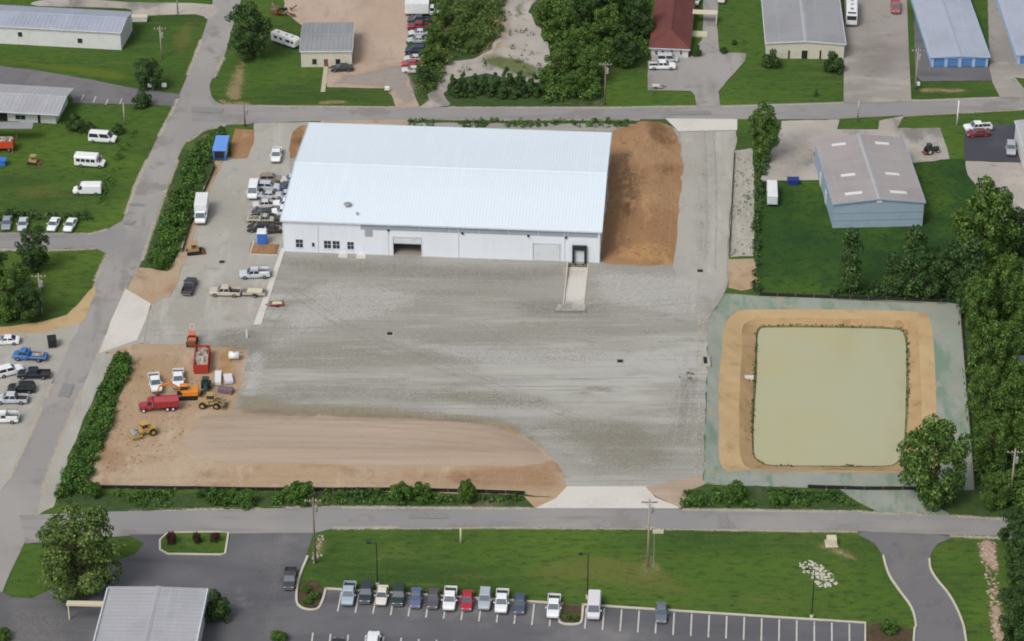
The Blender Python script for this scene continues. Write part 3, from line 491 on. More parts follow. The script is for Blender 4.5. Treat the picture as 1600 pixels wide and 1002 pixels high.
for q_ in ([(240, 505), (330, 480), (385, 440), (400, 300), (440, 215)], [(232, 515), (340, 500), (500, 480), (760, 470), (885, 490), (893, 480)], [(950, 765), (960, 680), (930, 600), (800, 540), (640, 430)], [(980, 765), (1040, 660), (1080, 560), (1085, 440), (1100, 300), (1100, 205)], [(1060, 700), (1070, 600), (1040, 520), (950, 470), (905, 475)], [(420, 560), (640, 545), (900, 560), (1090, 590)], [(400, 600), (640, 590), (880, 610), (1060, 640)]): tracks(q_, TRK)
for q_ in ([(230, 520), (420, 520), (700, 500), (1080, 470)], [(560, 430), (700, 440), (850, 425)], [(450, 450), (560, 520), (760, 600), (1000, 690)], [(1110, 420), (1112, 300), (1108, 206)], [(410, 540), (440, 480), (520, 420), (630, 405)]): tracks(q_, TRKK)
for q_ in ([(190, 745), (215, 690), (250, 600), (270, 545)], [(180, 735), (240, 680), (300, 640), (380, 600)], [(170, 700), (200, 620), (230, 555)], [(200, 755), (400, 750), (640, 752), (860, 758)], [(280, 690), (440, 690), (640, 695), (840, 712)], [(290, 670), (460, 662), (660, 672), (800, 690)], [(970, 400), (985, 300), (1010, 215)], [(1035, 405), (1042, 320), (1035, 220)]): tracks(q_, TRKD)
# asphalt repairs
PATCH = mat('asphalt_patch', alb(140, 138, 137), [(1.5, I3, alb(148, 146, 144), .45, .7, 5)], .9)
for q_ in ([(300, 168), (350, 170), (346, 178), (298, 176)], [(196, 345), (214, 346), (208, 352), (192, 351)], [(205, 318), (226, 319), (224, 323), (203, 322)], [(640, 803), (700, 803), (702, 811), (640, 811)], [(1120, 803), (1136, 803), (1140, 826), (1122, 826)], [(1050, 175), (1110, 174), (1112, 180), (1050, 181)], [(100, 600), (116, 602), (108, 622), (90, 620)]): sheet('road_patch', q_, PATCH, z=TOPZ + .006, rough=.12)
# ================================================================== VEGETATION
def leaf_mesh(name, lobes, per, size, mats, seed, light=.3, up=.25):
    """lobes: (centre, radius, flatten); leaves are small quads spread over and inside each lobe"""
    rg = np.random.default_rng(seed); V = []; MI = []
    for (c, r, fl) in lobes:
        n = max(6, int(per * r * r)); dv = rg.normal(size=(n, 3)); dv[:, 2] += up; dv /= np.linalg.norm(dv, axis=1)[:, None]
        rad = r * (0.62 + 0.45 * rg.random(n) ** .6); pos = np.array(c) + dv * rad[:, None] * np.array([1, 1, fl])
        nrm = dv * .9 + rg.normal(size=(n, 3)) * .55; nrm /= np.linalg.norm(nrm, axis=1)[:, None]
        a = np.cross(nrm, rg.normal(size=(n, 3))); a /= np.linalg.norm(a, axis=1)[:, None]; b = np.cross(nrm, a)
        s = size * (0.6 + .8 * rg.random(n))[:, None]; t = s * (0.55 + .35 * rg.random(n))[:, None]
        V.append(np.stack([pos - a * s, pos - b * t + a * s * .1, pos + a * s, pos + b * t - a * s * .1], 1)); MI.append((rg.random(n) < light).astype(np.int32))
    V = np.concatenate(V); MI = np.concatenate(MI); n = len(V); me = bpy.data.meshes.new(name)
    me.vertices.add(n * 4); me.vertices.foreach_set('co', V.reshape(-1).astype(np.float32))
    me.loops.add(n * 4); me.loops.foreach_set('vertex_index', np.arange(n * 4, dtype=np.int32))
    me.polygons.add(n); me.polygons.foreach_set('loop_start', np.arange(0, n * 4, 4, dtype=np.int32)); me.polygons.foreach_set('material_index', MI)
    for m in mats: me.materials.append(m)
    me.update(calc_edges=True); return me
def trunk_mesh(h, r, seed, limbs=5, spread=.3, crown0=.35):
    rg = random.Random(seed); mb = MB(); p = Vector((0, 0, -.1)); k = 5; rr = r
    for i in range(k):
        q = Vector((rg.uniform(-.02, .02) * h, rg.uniform(-.02, .02) * h, h * (i + 1) / k * .86)); mb.tube(p, q, rr, rr * .74, 7); p = q; rr *= .74
    for i in range(limbs):
        z = h * rg.uniform(crown0, .7); a = rg.uniform(0, 6.28); L = h * spread * rg.uniform(.7, 1.1)
        s = Vector((0, 0, z)); m_ = s + Vector((math.cos(a), math.sin(a), .5)) * L * .55; e = m_ + Vector((math.cos(a + .4), math.sin(a + .4), .8)) * L * .5
        mb.tube(s, m_, r * .42, r * .25, 6); mb.tube(m_, e, r * .25, r * .08, 5)
    return mb
TREES = {}
def make_kind(kind, var):
    rg = random.Random(hash((len(kind), var, kind[0])) if False else sum(map(ord, kind)) * 31 + var); L = []
    # every kind is modelled 10 m tall and 10 m (columns: 4 m) wide, then scaled in place
    if kind in ('oak', 'dark', 'olive'):
        for i in range(85):
            a = rg.uniform(0, 6.28); t = rg.random() ** .45 * rg.uniform(.85, 1.12); zz = rg.uniform(.14, .92); wv = math.sin(math.pi * min(1, (zz - .08) / .95)) ** .6
            L.append(((math.cos(a) * t * 3.7 * wv, math.sin(a) * t * 3.7 * wv, zz * 10 - .8), rg.uniform(.45, 1.12), rg.uniform(.65, .9)))
        per, size, cr0, tr = (190, .16, .3, .28)
        m = {'oak': LEAF[0:2], 'dark': LEAF[2:4], 'olive': LEAF[4:6]}[kind]
        if kind == 'olive': per, size = 210, .145
    elif kind == 'column':
        for i in range(24):
            a = rg.uniform(0, 6.28); zz = rg.uniform(.12, .95); t = rg.random() ** .5 * (1.25 if zz < .8 else .7)
            L.append(((math.cos(a) * t, math.sin(a) * t, zz * 10 - .3), rg.uniform(.55, .95), rg.uniform(.9, 1.2)))
        per, size, cr0, tr, m = 190, .17, .2, .14, LEAF[2:4]
    elif kind == 'conifer':
        for i in range(34):
            zz = rg.uniform(.06, .97); t = (1 - zz) ** .8 * 3.4 * rg.uniform(.5, 1); a = rg.uniform(0, 6.28)
            L.append(((math.cos(a) * t, math.sin(a) * t, zz * 10 - .3), (.55 + (1 - zz) * .75) * rg.uniform(.8, 1.1), .7))
        per, size, cr0, tr, m = 240, .19, .15, .2, LEAF[2:4]
    else:   # bush, plum: 10 wide, 7 tall dome
        for i in range(40):
            a = rg.uniform(0, 6.28); t = rg.random() ** .5; zz = rg.uniform(.12, .85) * (1 - .5 * t)
            L.append(((math.cos(a) * t * 3.2, math.sin(a) * t * 3.2, zz * 7 + .3), rg.uniform(.6, 1.4), rg.uniform(.75, 1.0)))
        per, size, cr0, tr = 90, .25, .1, .3; m = {'bush': LEAF[6:8], 'plum': LEAF[8:10], 'darkbush': LEAF[2:4]}[kind]
    crown = leaf_mesh('crown', L, per, size, m, var * 7 + len(kind), .32)
    tk = trunk_mesh(7.5 if kind in ('oak', 'dark', 'olive', 'column', 'conifer') else 4, tr, var, 6, .25 if kind != 'column' else .1, cr0)
    return crown, tk
def tree(kind, px, py, h, wd, label, group=None, name=None, cat='tree', var=None):
    """px, py: where the trunk meets the ground; h, wd in metres"""
    if var is None: var = random.randrange(3)
    key = (kind, var)
    isb = kind in ('bush', 'plum', 'darkbush')
    if key not in TREES:
        c, t = make_kind(kind, var); to = t.build('trunk' if not isb else 'stem', BARK, None, 0, True); tm = to.data; bpy.data.objects.remove(to); TREES[key] = (c, tm)
    c, tm = TREES[key]; g = G(px, py)
    o = empty(name or {'oak': 'broadleaf_tree', 'dark': 'broadleaf_tree', 'olive': 'broadleaf_tree', 'column': 'slender_tree', 'conifer': 'evergreen_tree'}.get(kind, 'shrub'), g, random.uniform(0, 6.28))
    k = wd / (4.0 if kind == 'column' else 10.0); o.scale = (k, k, h / (7.0 if isb else 10.0))
    link('crown' if not isb else 'foliage', c, o); link('trunk' if not isb else 'stem', tm, o)
    return tag(o, label, 'shrub' if isb else cat, group)
def thicket(name, px, label, r=(.7, 1.5), dens=.5, hf=(.5, 1.0), mats=None, per=85, size=.20, cat='shrubs', flat=(.8, 1.2), seed=1, gap=-9.0):
    """a strip of shrubs that reads as one mass"""
    rg = random.Random(seed); poly = PP(px); xs = [p.x for p in poly]; ys = [p.y for p in poly]; lob = []
    A = abs(sum(poly[i].x * poly[(i + 1) % len(poly)].y - poly[(i + 1) % len(poly)].x * poly[i].y for i in range(len(poly)))) / 2
    n = int(A * dens); t = 0
    while len(lob) < n and t < n * 30:
        t += 1; q = Vector((rg.uniform(min(xs), max(xs)), rg.uniform(min(ys), max(ys)), 0))
        if not inside(q, poly) or noise.noise(q * .16 + Vector((0, seed, 0))) < gap: continue
        big = .5 + .5 * noise.noise(q * .13 + Vector((seed, 0, 0))); rr = lerp(r[0], r[1], min(1, max(0, big + rg.uniform(-.3, .3))))
        zz = rr * rg.uniform(*hf); lob.append(((q.x, q.y, zz + gz(q.x, q.y)), rr, rg.uniform(*flat)))
    o = link(name, leaf_mesh(name, lob, per, size, mats or LEAF[6:8], seed, .3)); return tag(o, label, cat, kind='stuff')
thicket('roadside_thicket', [(350, 202), (330, 212), (305, 232), (288, 262), (270, 305), (254, 350), (240, 392), (232, 420), (262, 424), (280, 388), (292, 345), (306, 305), (330, 255), (352, 222)], 'overgrown green shrubs between the left road and the gravel yard', (.35, 1.05), 1.4, seed=3, gap=-.3)
thicket('roadside_thicket', [(180, 566), (200, 560), (204, 580), (180, 640), (150, 725), (128, 774), (90, 778), (105, 735), (130, 680), (158, 615)], 'dense green hedge strip between left road and construction dirt', (.4, 1.1), 1.6, seed=4)
thicket('roadside_thicket', [(150, 768), (380, 770), (600, 768), (815, 772), (822, 786), (520, 788), (300, 792), (165, 795)], 'low green scrub along the street below the graded dirt pad', (.2, .75), 1.2, seed=5, gap=-.12)
thicket('roadside_thicket', [(1062, 770), (1140, 766), (1300, 768), (1340, 792), (1064, 792)], 'low green scrub along the street below the pond', (.2, .8), 1.3, seed=6, gap=-.15)
thicket('roadside_thicket', [(640, 189), (860, 189), (985, 190), (980, 200), (640, 200)], 'thin dark shrub row between back road and white warehouse', (.2, .55), 1.2, seed=7, gap=-.2)
thicket('understorey', [(1510, 480), (1640, 420), (1660, 790), (1560, 800), (1530, 770), (1518, 640)], 'dark green undergrowth below the trees right of the pond', (.7, 1.7), .32, mats=LEAF[0:2], per=70, size=.24, seed=8)
thicket('understorey', [(664, -30), (790, -30), (788, 40), (760, 84), (706, 92), (690, 130), (660, 155), (652, 110), (668, 60)], 'light green brush beside the row of parked cars at the top', (.4, 1.2), .55, mats=LEAF[4:6], per=80, size=.2, seed=9)
thicket('understorey', [(850, -30), (1010, -30), (1012, 90), (940, 105), (935, 160), (850, 160), (848, 120), (868, 110), (846, 40)], 'dark green undergrowth left of the red roofed house', (.6, 1.5), .4, mats=LEAF[0:2], per=75, size=.22, seed=10)
thicket('field_edge_shrubs', [(-60, 338), (0, 334), (60, 336), (140, 336), (150, 346), (60, 346), (-60, 346)], 'dark weedy shrubs behind the four cars parked on grass', (.3, .8), 1.2, mats=LEAF[2:4], seed=11)
thicket('ditch_weeds', [(200, 205), (212, 206), (190, 260), (160, 330), (142, 340), (165, 280)], 'rough weeds in the ditch between lawn and left road', (.35, .7), .5, per=90, size=.15, seed=12)
thicket('hedge', [(1184, 242), (1200, 248), (1192, 300), (1186, 360), (1184, 455), (1178, 455), (1180, 330)], 'narrow dark hedge between the rocky strip and the lawn', (.35, .9), 1.3, mats=LEAF[2:4], seed=13)
thicket('field_edge_shrubs', [(1290, 455), (1360, 448), (1500, 452), (1502, 470), (1380, 466), (1290, 462)], 'dark brush along the black fence above the pond', (.35, 1.0), 1.0, mats=LEAF[2:4], seed=14)
WOODS = 'trees in the wood right of the pond'; TOPW = 'trees in the brush at the top'
# single trees
tree('dark', 392, 92, 14, 12.5, 'big dark tree between left road and white camper at the top')
tree('dark', 233, 140, 7.6, 8.4, 'round dark tree on the lawn at the end of the left asphalt lot', var=0)
tree('darkbush', 221, 166, 4.2, 5.4, 'dark bush just below the round dark tree by the left lot')
tree('dark', 55, 424, 10.0, 7.6, 'dark feathery evergreen over the side street by the four parked cars')
tree('oak', 8, 498, 11.5, 9.5, 'broad green tree at the left edge above the gravel lot'); tree('dark', -14, 462, 11, 9, 'dark tree cut by the left edge below the side street'); tree('dark', 44, 500, 8, 7, 'dark tree left of the bleached pole on the left lawn'); tree('oak', 30, 470, 8, 7, 'green tree just below the feathery evergreen on the left')
tree('darkbush', 118, 204, 4, 5.6, 'dark bush against the right end of the left grey roofed building'); tree('darkbush', 140, 208, 2.8, 3.8, 'small dark bush right of the bush at the left grey roofed building'); tree('darkbush', 184, 208, 2.4, 3.6, 'dark bush right behind the topmost white van')
tree('oak', 1190, 250, 13.5, 8.5, 'tall leafy tree between the rear road apron and the concrete lot', var=1)
tree('darkbush', 1205, 104, 4.4, 5.6, 'round dark bush at left corner of the beige gabled building'); tree('darkbush', 1300, 112, 5.0, 6.2, 'round dark bush at right corner of the beige gabled building'); tree('conifer', 1275, 151, 1.8, 1.6, 'tiny shrub alone on the lawn below the beige gabled building')
tree('darkbush', 1089, 88, 2.8, 2.8, 'dark shrub at the right front corner of the red roofed house'); tree('darkbush', 1131, 84, 1.8, 2.2, 'small round shrub right of the red house driveway'); tree('darkbush', 1147, 70, 1.5, 1.6, 'tiny shrub on the grass right of the red house driveway')
tree('column', 1327, 460, 15.5, 5.0, 'slender tree in front of the blue metal building, left one'); tree('column', 1424, 462, 15.0, 6.5, 'slender tree at right front corner of the blue metal building'); tree('column', 1396, 464, 9.5, 4.5, 'thin low tree between the two slender trees below the blue building')
tree('dark', 1455, 466, 11.5, 8, 'dark tree left of the tallest tree above the pond corner'); tree('oak', 1530, 440, 22, 16.5, 'tallest broad tree right of the blue metal building', var=2); tree('column', 1512, 500, 19, 6.5, 'pale slender tree in front of the tallest tree at pond corner'); tree('dark', 1490, 470, 13, 9, 'dark tree under the left side of the tallest tree'); tree('dark', 1585, 415, 13, 10, 'dark tree right of the tallest tree near the white trailer')
tree('oak', 1458, 786, 17.5, 14.2, 'large dark green oak at the lower right corner of the pond', var=0)
tree('olive', 128, 926, 16.5, 18.0, 'large olive green tree at the street corner bottom left', var=1)
tree('darkbush', 339, 970, 6.2, 5.4, 'big dark shrub at the right corner of the bottom grey roofed building')
for q in ((1528, 520, 13, 7.5, 'tree at the upper left edge of the right wood'), (1566, 500, 15, 9, 'tree at the top of the right wood below the white trailer'), (1598, 520, 14, 9, 'tree cut by the right edge at the top of the wood'), (1535, 585, 12.5, 7.5, 'tree by the pond fence halfway down the right wood'),
          (1560, 600, 14, 8.5, 'tree left of the vehicle glimpsed in the right wood'), (1606, 640, 12, 9, 'tree cut by the right edge in the middle of the wood'), (1540, 660, 12, 8, 'tree beside the grey pond bank level with the oak top'), (1580, 690, 14.5, 9.5, 'large tree right of the oak in the wood'),
          (1545, 735, 11, 8, 'tree right of the oak near the pond corner'), (1606, 730, 12, 9, 'tree cut by the right edge behind the far street lamp'), (1552, 795, 7.5, 6, 'low tree at the bottom tip of the right wood')):
    tree(random.choice(['oak', 'oak', 'olive', 'oak']), *q[:4], q[4], WOODS)
for q in ((1582, 862, 9, 6, 'dark tree at the right end of the bottom street'), (1596, 905, 10, 8, 'dark tree second down in the bottom right corner row'), (1592, 960, 10, 8, 'dark tree third down in the bottom right corner row'), (1586, 1012, 10, 8, 'dark tree cut by the bottom edge at right'), (1610, 870, 10, 7, 'dark tree cut by the right edge at the end of the bottom street')):
    tree('dark', *q[:4], q[4], 'trees in the bottom right corner')
# top brush
for q in (('oak', 690, 40, 5.5, 5, 'pale tree top right of the white box at the top'), ('oak', 680, 75, 6, 5.5, 'pale green tree beside the parked navy car'), ('oak', 672, 105, 5.5, 5.5, 'pale green tree beside the parked red car'), ('dark', 664, 135, 5, 4.8, 'tree at the end of the top car row'), ('olive', 712, 70, 4.5, 5, 'tree left of the pale gravel track'),
          ('olive', 740, 82, 3.2, 4.5, 'low olive tree where the gravel track bends'), ('olive', 735, 25, 4.5, 5, 'tree near the top edge left of the gravel track'), ('olive', 765, 45, 3, 4, 'olive bush tree against the gravel track'),
          ('oak', 880, 60, 8, 7.5, 'dark tree right of the gravel track bend'), ('oak', 900, 100, 9, 8, 'green tree above the right part of the conifer hedge'), ('dark', 915, 40, 11, 9, 'dark tree near the top edge above the wood'), ('oak', 870, 125, 7, 7, 'green tree at right end of the conifer hedge'), ('oak', 950, 75, 11, 9, 'dark tree two crowns left of the red house'), ('dark', 975, 105, 9, 8, 'dark tree left of the red house at its front corner'),
          ('dark', 995, 60, 11, 9, 'dark tree touching the red roof'), ('oak', 925, 130, 9, 8, 'green tree beside the pole left of the red house lawn'), ('oak', 850, 40, 6, 5.5, 'tree at the top right of the gravel track'), ('dark', 960, 30, 11, 9, 'dark tree cut by the top edge left of the red house'), ('oak', 895, 150, 6, 6, 'green tree nearest the road in the top wood')):
    tree(*q[:5], q[5], TOPW)
HEDGE = 'conifers in the hedge row by the gravel track'
for i, (x, y, h, wd) in enumerate(((708, 149, 5.0, 5.2), (724, 148, 5.4, 5.0), (742, 148, 5.0, 5.2), (758, 148, 5.0, 5.0), (774, 149, 5.4, 5.2), (792, 150, 6.8, 6.4), (812, 150, 6.2, 6.0), (834, 151, 5.6, 5.8))):
    tree('conifer', x, y, h, wd, '%s conifer from the left in the dark hedge above the back road' % ('first', 'second', 'third', 'fourth', 'fifth', 'sixth', 'seventh', 'eighth')[i], HEDGE)
thicket('scattered_weeds', [(1150, 240), (1176, 236), (1178, 300), (1178, 398), (1142, 400), (1145, 330)], 'scattered low weeds on the rocky strip right of the warehouse', (.15, .4), .25, per=90, size=.13, cat='weeds', seed=31, gap=-.05)
thicket('scattered_weeds', [(704, 118), (750, 96), (790, 60), (796, 0), (826, 0), (832, 60), (856, 112), (830, 122), (770, 108)], 'scattered weeds and small scrub on the pale gravel track', (.2, .7), .12, mats=LEAF[4:6], per=80, size=.17, cat='weeds', seed=32, gap=-.05)
# shrubs along the bottom street that stand out
for q in ((146, 775, 3.4, 3.6, 'dark green bush at the left end of the bottom hedge strip'), (470, 780, 4.2, 6.5, 'tall bush in the bottom hedge above the wooden street pole'), (628, 782, 4.0, 5, 'left of two neighbouring bushes in the bottom hedge'), (660, 781, 3.8, 4.6, 'right of two neighbouring bushes in the bottom hedge'), (730, 784, 5.2, 4, 'tallest upright bush in the bottom hedge strip'), (385, 788, 2.8, 5, 'low bush in the bottom hedge left of the wooden pole'), (1153, 782, 4.8, 4.2, 'tall bush in the scrub below the pond'), (1090, 785, 2.2, 4, 'low bush beside the concrete street apron'), (1215, 787, 2.4, 4.4, 'low bush right of the tall one below the pond')):
    tree('bush', *q[:4], q[4], 'bushes along the bottom street')
for q in ((190, 572, 3.4, 4.2, 'dark bush at the upper end of the left hedge strip'), (252, 418, 3.2, 4.2, 'bush at the lower end of the upper roadside thicket'), (150, 690, 2.8, 4, 'bush in the middle of the left hedge strip')):
    tree('bush', *q[:4], q[4], 'bushes on the left roadside')
for q in ((268, 851, 2.8, 2.2, 'left of three plum coloured shrubs on the small grass island'), (308, 850, 2.6, 1.9, 'middle of three plum coloured shrubs on the small grass island'), (337, 848, 2.4, 2.3, 'right of three plum coloured shrubs on the small grass island')):
    tree('plum', *q[:4], q[4], 'plum shrubs on the island')
for q in ((478, 925, 1.3, 2.2, 'leafy shrub at the top of the rounded kerb bed'), (492, 935, 1.4, 2.4, 'leafy shrub in the middle of the rounded kerb bed'), (482, 944, 1.2, 2.0, 'leafy shrub at the bottom of the rounded kerb bed'), (885, 968, 1.0, 1.8, 'low shrub at the left in the small parking island'), (900, 969, 1.0, 1.8, 'low shrub at the right in the small parking island'),
          (437, 1002, 2.2, 3.4, 'round shrub at the bottom edge left of the white car'), (1390, 988, 2.4, 3.6, 'loose green shrub on mulch by the curved access road')):
    tree('bush', *q[:4], q[4], 'ornamental shrubs of the parking lot')
tree('bush', 4, 1000, 2.4, 3.6, 'shrub in the bottom left corner')

# weeds along the water's edge
lob_ = []; rg_ = random.Random(21)
for i_, p_ in enumerate(rings[3]):
    for j_ in range(4):
        q_ = p_.lerp(rings[3][(i_ + 1) % len(rings[3])], j_ / 4); w_ = .5 + .5 * noise.noise(q_ * .12)
        if rg_.random() < w_ * 1.1 - .32: lob_.append(((q_.x + rg_.uniform(-.3, .3), q_.y + rg_.uniform(-.3, .3), q_.z + .05), rg_.uniform(.1, .2) + .22 * w_ * w_, .9))
tag(link('pond_weeds', leaf_mesh('pond_weeds', lob_, 110, .14, LEAF[2:4], 5, .4)), 'dark grassy weeds round the edge of the pond water', 'weeds', kind='stuff')
# ================================================================== BUILDINGS
def wall_uz(A, B, px, py):
    u = (B - A); u.z = 0; u = u.normalized(); n = Vector((-u.y, u.x, 0)); d_ = P(px, py) - CAM
    t = (A - CAM).dot(n) / d_.dot(n); q = CAM + d_ * t; return (q - A).dot(u), q.z
def rib_sheet(name, E0, E1, R0, R1, sp, h, m, parent):
    """ribbed metal roof slope between the eave line E0-E1 and the ridge line R0-R1, ribs running up the slope"""
    E0, E1, R0, R1 = map(Vector, (E0, E1, R0, R1)); n = max(2, int((E1 - E0).length / sp)); up = (E1 - E0).cross(R0 - E0).normalized()
    if up.z < 0: up = -up
    prof = []
    rw = min(.14, sp * .22) / ((E1 - E0).length / n)
    for i in range(n):
        prof += [(i / n, 0), ((i + .5 - rw) / n, 0), ((i + .5 - rw * .45) / n, h), ((i + .5 + rw * .45) / n, h), ((i + .5 + rw) / n, 0)]
    prof.append((1, 0)); mb = MB(); k = len(prof)
    mb.add([E0.lerp(E1, t) + up * z for t, z in prof] + [R0.lerp(R1, t) + up * z for t, z in prof], [(i, i + 1, k + i + 1, k + i) for i in range(k - 1)])
    return mb.build(name, m, parent)
def opening(root, o, y, sx=1):
    """a window, door or roller door filling a hole of the front wall (outer face at local y)"""
    kind, u0, u1, z0, z1 = o[:5]
    if kind == 'window':
        nx, nz, fm = o[5], o[6], (o[7] if len(o) > 7 else TRIM_W); f = .07
        wdw = MB(); wdw.box(u0, u1, y - .05, y + .1, z0, z0 + f).box(u0, u1, y - .05, y + .1, z1 - f, z1).box(u0, u0 + f, y - .05, y + .1, z0 + f, z1 - f).box(u1 - f, u1, y - .05, y + .1, z0 + f, z1 - f)
        root_w = wdw.build('window', fm, root); cw, ch = (u1 - u0 - 2 * f) / nx, (z1 - z0 - 2 * f) / nz; g = .05
        for i in range(nx):
            for j in range(nz):
                a, b = u0 + f + i * cw, z0 + f + j * ch
                MB().box(a + (g if i else 0), a + cw, y + .03, y + .06, b + (g if j else 0), b + ch).build('pane', GLASS, root_w)
        if nx > 1: MB().box(u0 + f + cw - .0, u0 + f + cw + g, y - .03, y + .08, z0 + f, z1 - f).build('mullion', fm, root_w)
        if nz > 1: MB().box(u0 + f, u1 - f, y - .025, y + .08, z0 + f + ch, z0 + f + ch + g).build('glazing_bar', fm, root_w)
        MB().box(u0 - .08, u1 + .08, y - .12, y - .052, z0 - .08, z0 - .003).build('sill', fm, root_w)
    elif kind == 'door':
        dm = o[5]; dr = MB().box(u0 + .06, u1 - .06, y + .04, y + .09, z0, z1 - .06).build('door', dm, root)
        MB().box(u0, u0 + .057, y - .03, y + .1, z0, z1).box(u1 - .057, u1, y - .03, y + .1, z0, z1).box(u0 + .06, u1 - .06, y - .03, y + .1, z1 - .057, z1).build('door_frame', TRIM_W, dr)
        MB().box(u1 - .24, u1 - .12, y - .03, y + .037, z0 + .95, z0 + 1.05).build('handle', STEEL, dr)
    elif kind == 'roller':
        dm, op = o[5], o[6]; zb = z0 + (z1 - z0) * op; mb = MB(); n = max(3, int((z1 - zb) / .45)); hh = (z1 - zb) / n
        rings = []
        for i in range(n):
            b = zb + i * hh
            rings += [[(u0 + .05, y + yy, zz), (u1 - .05, y + yy, zz), (u1 - .05, y + .12, zz), (u0 + .05, y + .12, zz)] for yy, zz in ((.06, b), (.03, b + hh * .12), (.03, b + hh * .88))]
        rings.append([(u0 + .05, y + .06, z1), (u1 - .05, y + .06, z1), (u1 - .05, y + .12, z1), (u0 + .05, y + .12, z1)])
        mb.loft(rings); dr = mb.build('roller_door', dm, root); fm = o[7] if len(o) > 7 else TRIM_W; f = .16
        MB().box(u0 - f, u0, y - .06, y - .003, z0, z1 + f).box(u1, u1 + f, y - .06, y - .003, z0, z1 + f).box(u0, u1, y - .06, y - .003, z1, z1 + f).build('door_frame', fm, dr)
        if op > 0: MB().box(u0 + .05, u1 - .05, y + .02, y + .13, zb - .1, zb - .003).build('bottom_rail', STEEL, dr)
def building(name, label, cat, A, B, depth, eave, rise, axis, roofmat, wallmat, openings=(), bay=6.0, ov=.25, sp=.9, ribh=.05, trim=None, band_z=(), base=None, ov_front=None, trim2=None):
    trim = trim or TRIM_W; rz = math.atan2(B.y - A.y, B.x - A.x); W = (B - A).length; root = empty(name, (A.x, A.y, 0), rz); t = .15; D = depth
    root['W'] = W
    nb = max(1, round(W / bay)); cuts = sorted(set([round(W * i / nb, 3) for i in range(nb + 1)] + [round(v, 3) for o in openings for v in (o[1], o[2])])); cuts = [c for c in cuts if -1e-3 <= c <= W + 1e-3]
    for a, b in zip(cuts, cuts[1:]):
        if b - a < .02: continue
        c = (a + b) / 2; spans = [(0.0, eave)]
        for o in openings:
            if o[1] <= c <= o[2]:
                new = []
                for s0, s1 in spans:
                    if o[3] - s0 > .02: new.append((s0, min(s1, o[3])))
                    if s1 - o[4] > .02: new.append((max(s0, o[4]), s1))
                spans = new
        for s0, s1 in spans: MB().box(a + .006, b - .006, 0, t, s0, s1).build('wall_panel', wallmat, root)
    for o in openings: opening(root, o, 0.0)
    for x0 in (0.0, W - t):
        nd = max(1, round(D / bay))
        for i in range(nd): MB().box(x0, x0 + t, t + (D - 2 * t) * i / nd + .006, t + (D - 2 * t) * (i + 1) / nd - .006, 0, eave).build('wall_panel', wallmat, root)
    MB().box(0, W, D - t, D, 0, eave).build('rear_wall', wallmat, root)
    e2 = eave + .03; of = ov if ov_front is None else ov_front
    if axis == 'x':
        k = rise / (D / 2)
        for y0, y1, z0 in ((-of, D / 2, e2 - of * k), (D + ov, D / 2, e2 - ov * k)): rib_sheet('roof_slope', (-ov, y0, z0), (W + ov, y0, z0), (-ov, y1, e2 + rise), (W + ov, y1, e2 + rise), sp, ribh, roofmat, root)
        rc = MB().prism([(D / 2 - .35, e2 + rise - .3 * k + .05), (D / 2, e2 + rise + .16), (D / 2 + .35, e2 + rise - .3 * k + .05)], -ov, W + ov).build('ridge_cap', trim2 or roofmat, root)
        for v in rc.data.vertices: v.co = Vector((v.co.y, v.co.x, v.co.z))
        for x0 in (0.0, W - t): MB().add([(x0, 0, eave), (x0, D, eave), (x0, D / 2, eave + rise), (x0 + t, 0, eave), (x0 + t, D, eave), (x0 + t, D / 2, eave + rise)], [(0, 1, 2), (5, 4, 3), (0, 3, 4, 1), (1, 4, 5, 2), (2, 5, 3, 0)]).build('gable_wall', wallmat, root)
        MB().box(-ov, W + ov, -of - .14, -of - .004, e2 - of * k - .22, e2 - of * k + .02).build('gutter', trim, root)
        for s, xx in ((-1, -ov - .09), (1, W + ov + .01)):
            MB().bar((xx + .04, -of, e2 - of * k), (xx + .04, D / 2, e2 + rise), .08, .26).bar((xx + .04, D + ov, e2 - ov * k), (xx + .04, D / 2, e2 + rise), .08, .26).build('rake_trim', trim, root)
    elif axis == 'y':
        k = rise / (W / 2)
        for x0, z0 in ((-ov, e2 - ov * k), (W + ov, e2 - ov * k)): rib_sheet('roof_slope', (x0, -of, z0), (x0, D + ov, z0), (W / 2, -of, e2 + rise), (W / 2, D + ov, e2 + rise), sp, ribh, roofmat, root)
        MB().prism([(W / 2 - .45, e2 + rise - .4 * k + .05), (W / 2, e2 + rise + .14), (W / 2 + .45, e2 + rise - .4 * k + .05)], -of, D + ov).build('ridge_cap', trim2 or roofmat, root)
        for y0 in (0.0, D - t): MB().prism([(0, eave), (W, eave), (W / 2, eave + rise)], y0, y0 + t).build('gable_wall', wallmat, root)
        for sgn, x0 in ((-1, -ov), (1, W + ov)): MB().bar((x0, -of - .05, e2 - ov * k), (W / 2, -of - .05, e2 + rise), .09, .26).build('rake_trim', trim, root)
        MB().box(-ov - .14, -ov - .004, -of, D + ov, e2 - ov * k - .2, e2 - ov * k + .02).build('gutter', trim, root); MB().box(W + ov + .004, W + ov + .14, -of, D + ov, e2 - ov * k - .2, e2 - ov * k + .02).build('gutter', trim, root)
    elif axis == 'hip':
        x0, x1, y0, y1 = -ov, W + ov, -ov, D + ov; ry0, ry1 = W / 2 * .9, D - W / 2 * .9; z1 = e2 + rise; c = W / 2
        for q in (((x0, y0), (x1, y0), (c, ry0)), ((x1, y0), (x1, y1), (c, ry1), (c, ry0)), ((x1, y1), (x0, y1), (c, ry1)), ((x0, y1), (x0, y0), (c, ry0), (c, ry1))):
            MB().add([(x, y, z1 if x == c else e2) for x, y in q], [tuple(range(len(q)))]).build('roof_slope', roofmat, root)
        MB().box(x0, x1, y0 - .1, y0, e2 - .2, e2 + .01).build('gutter', trim, root)
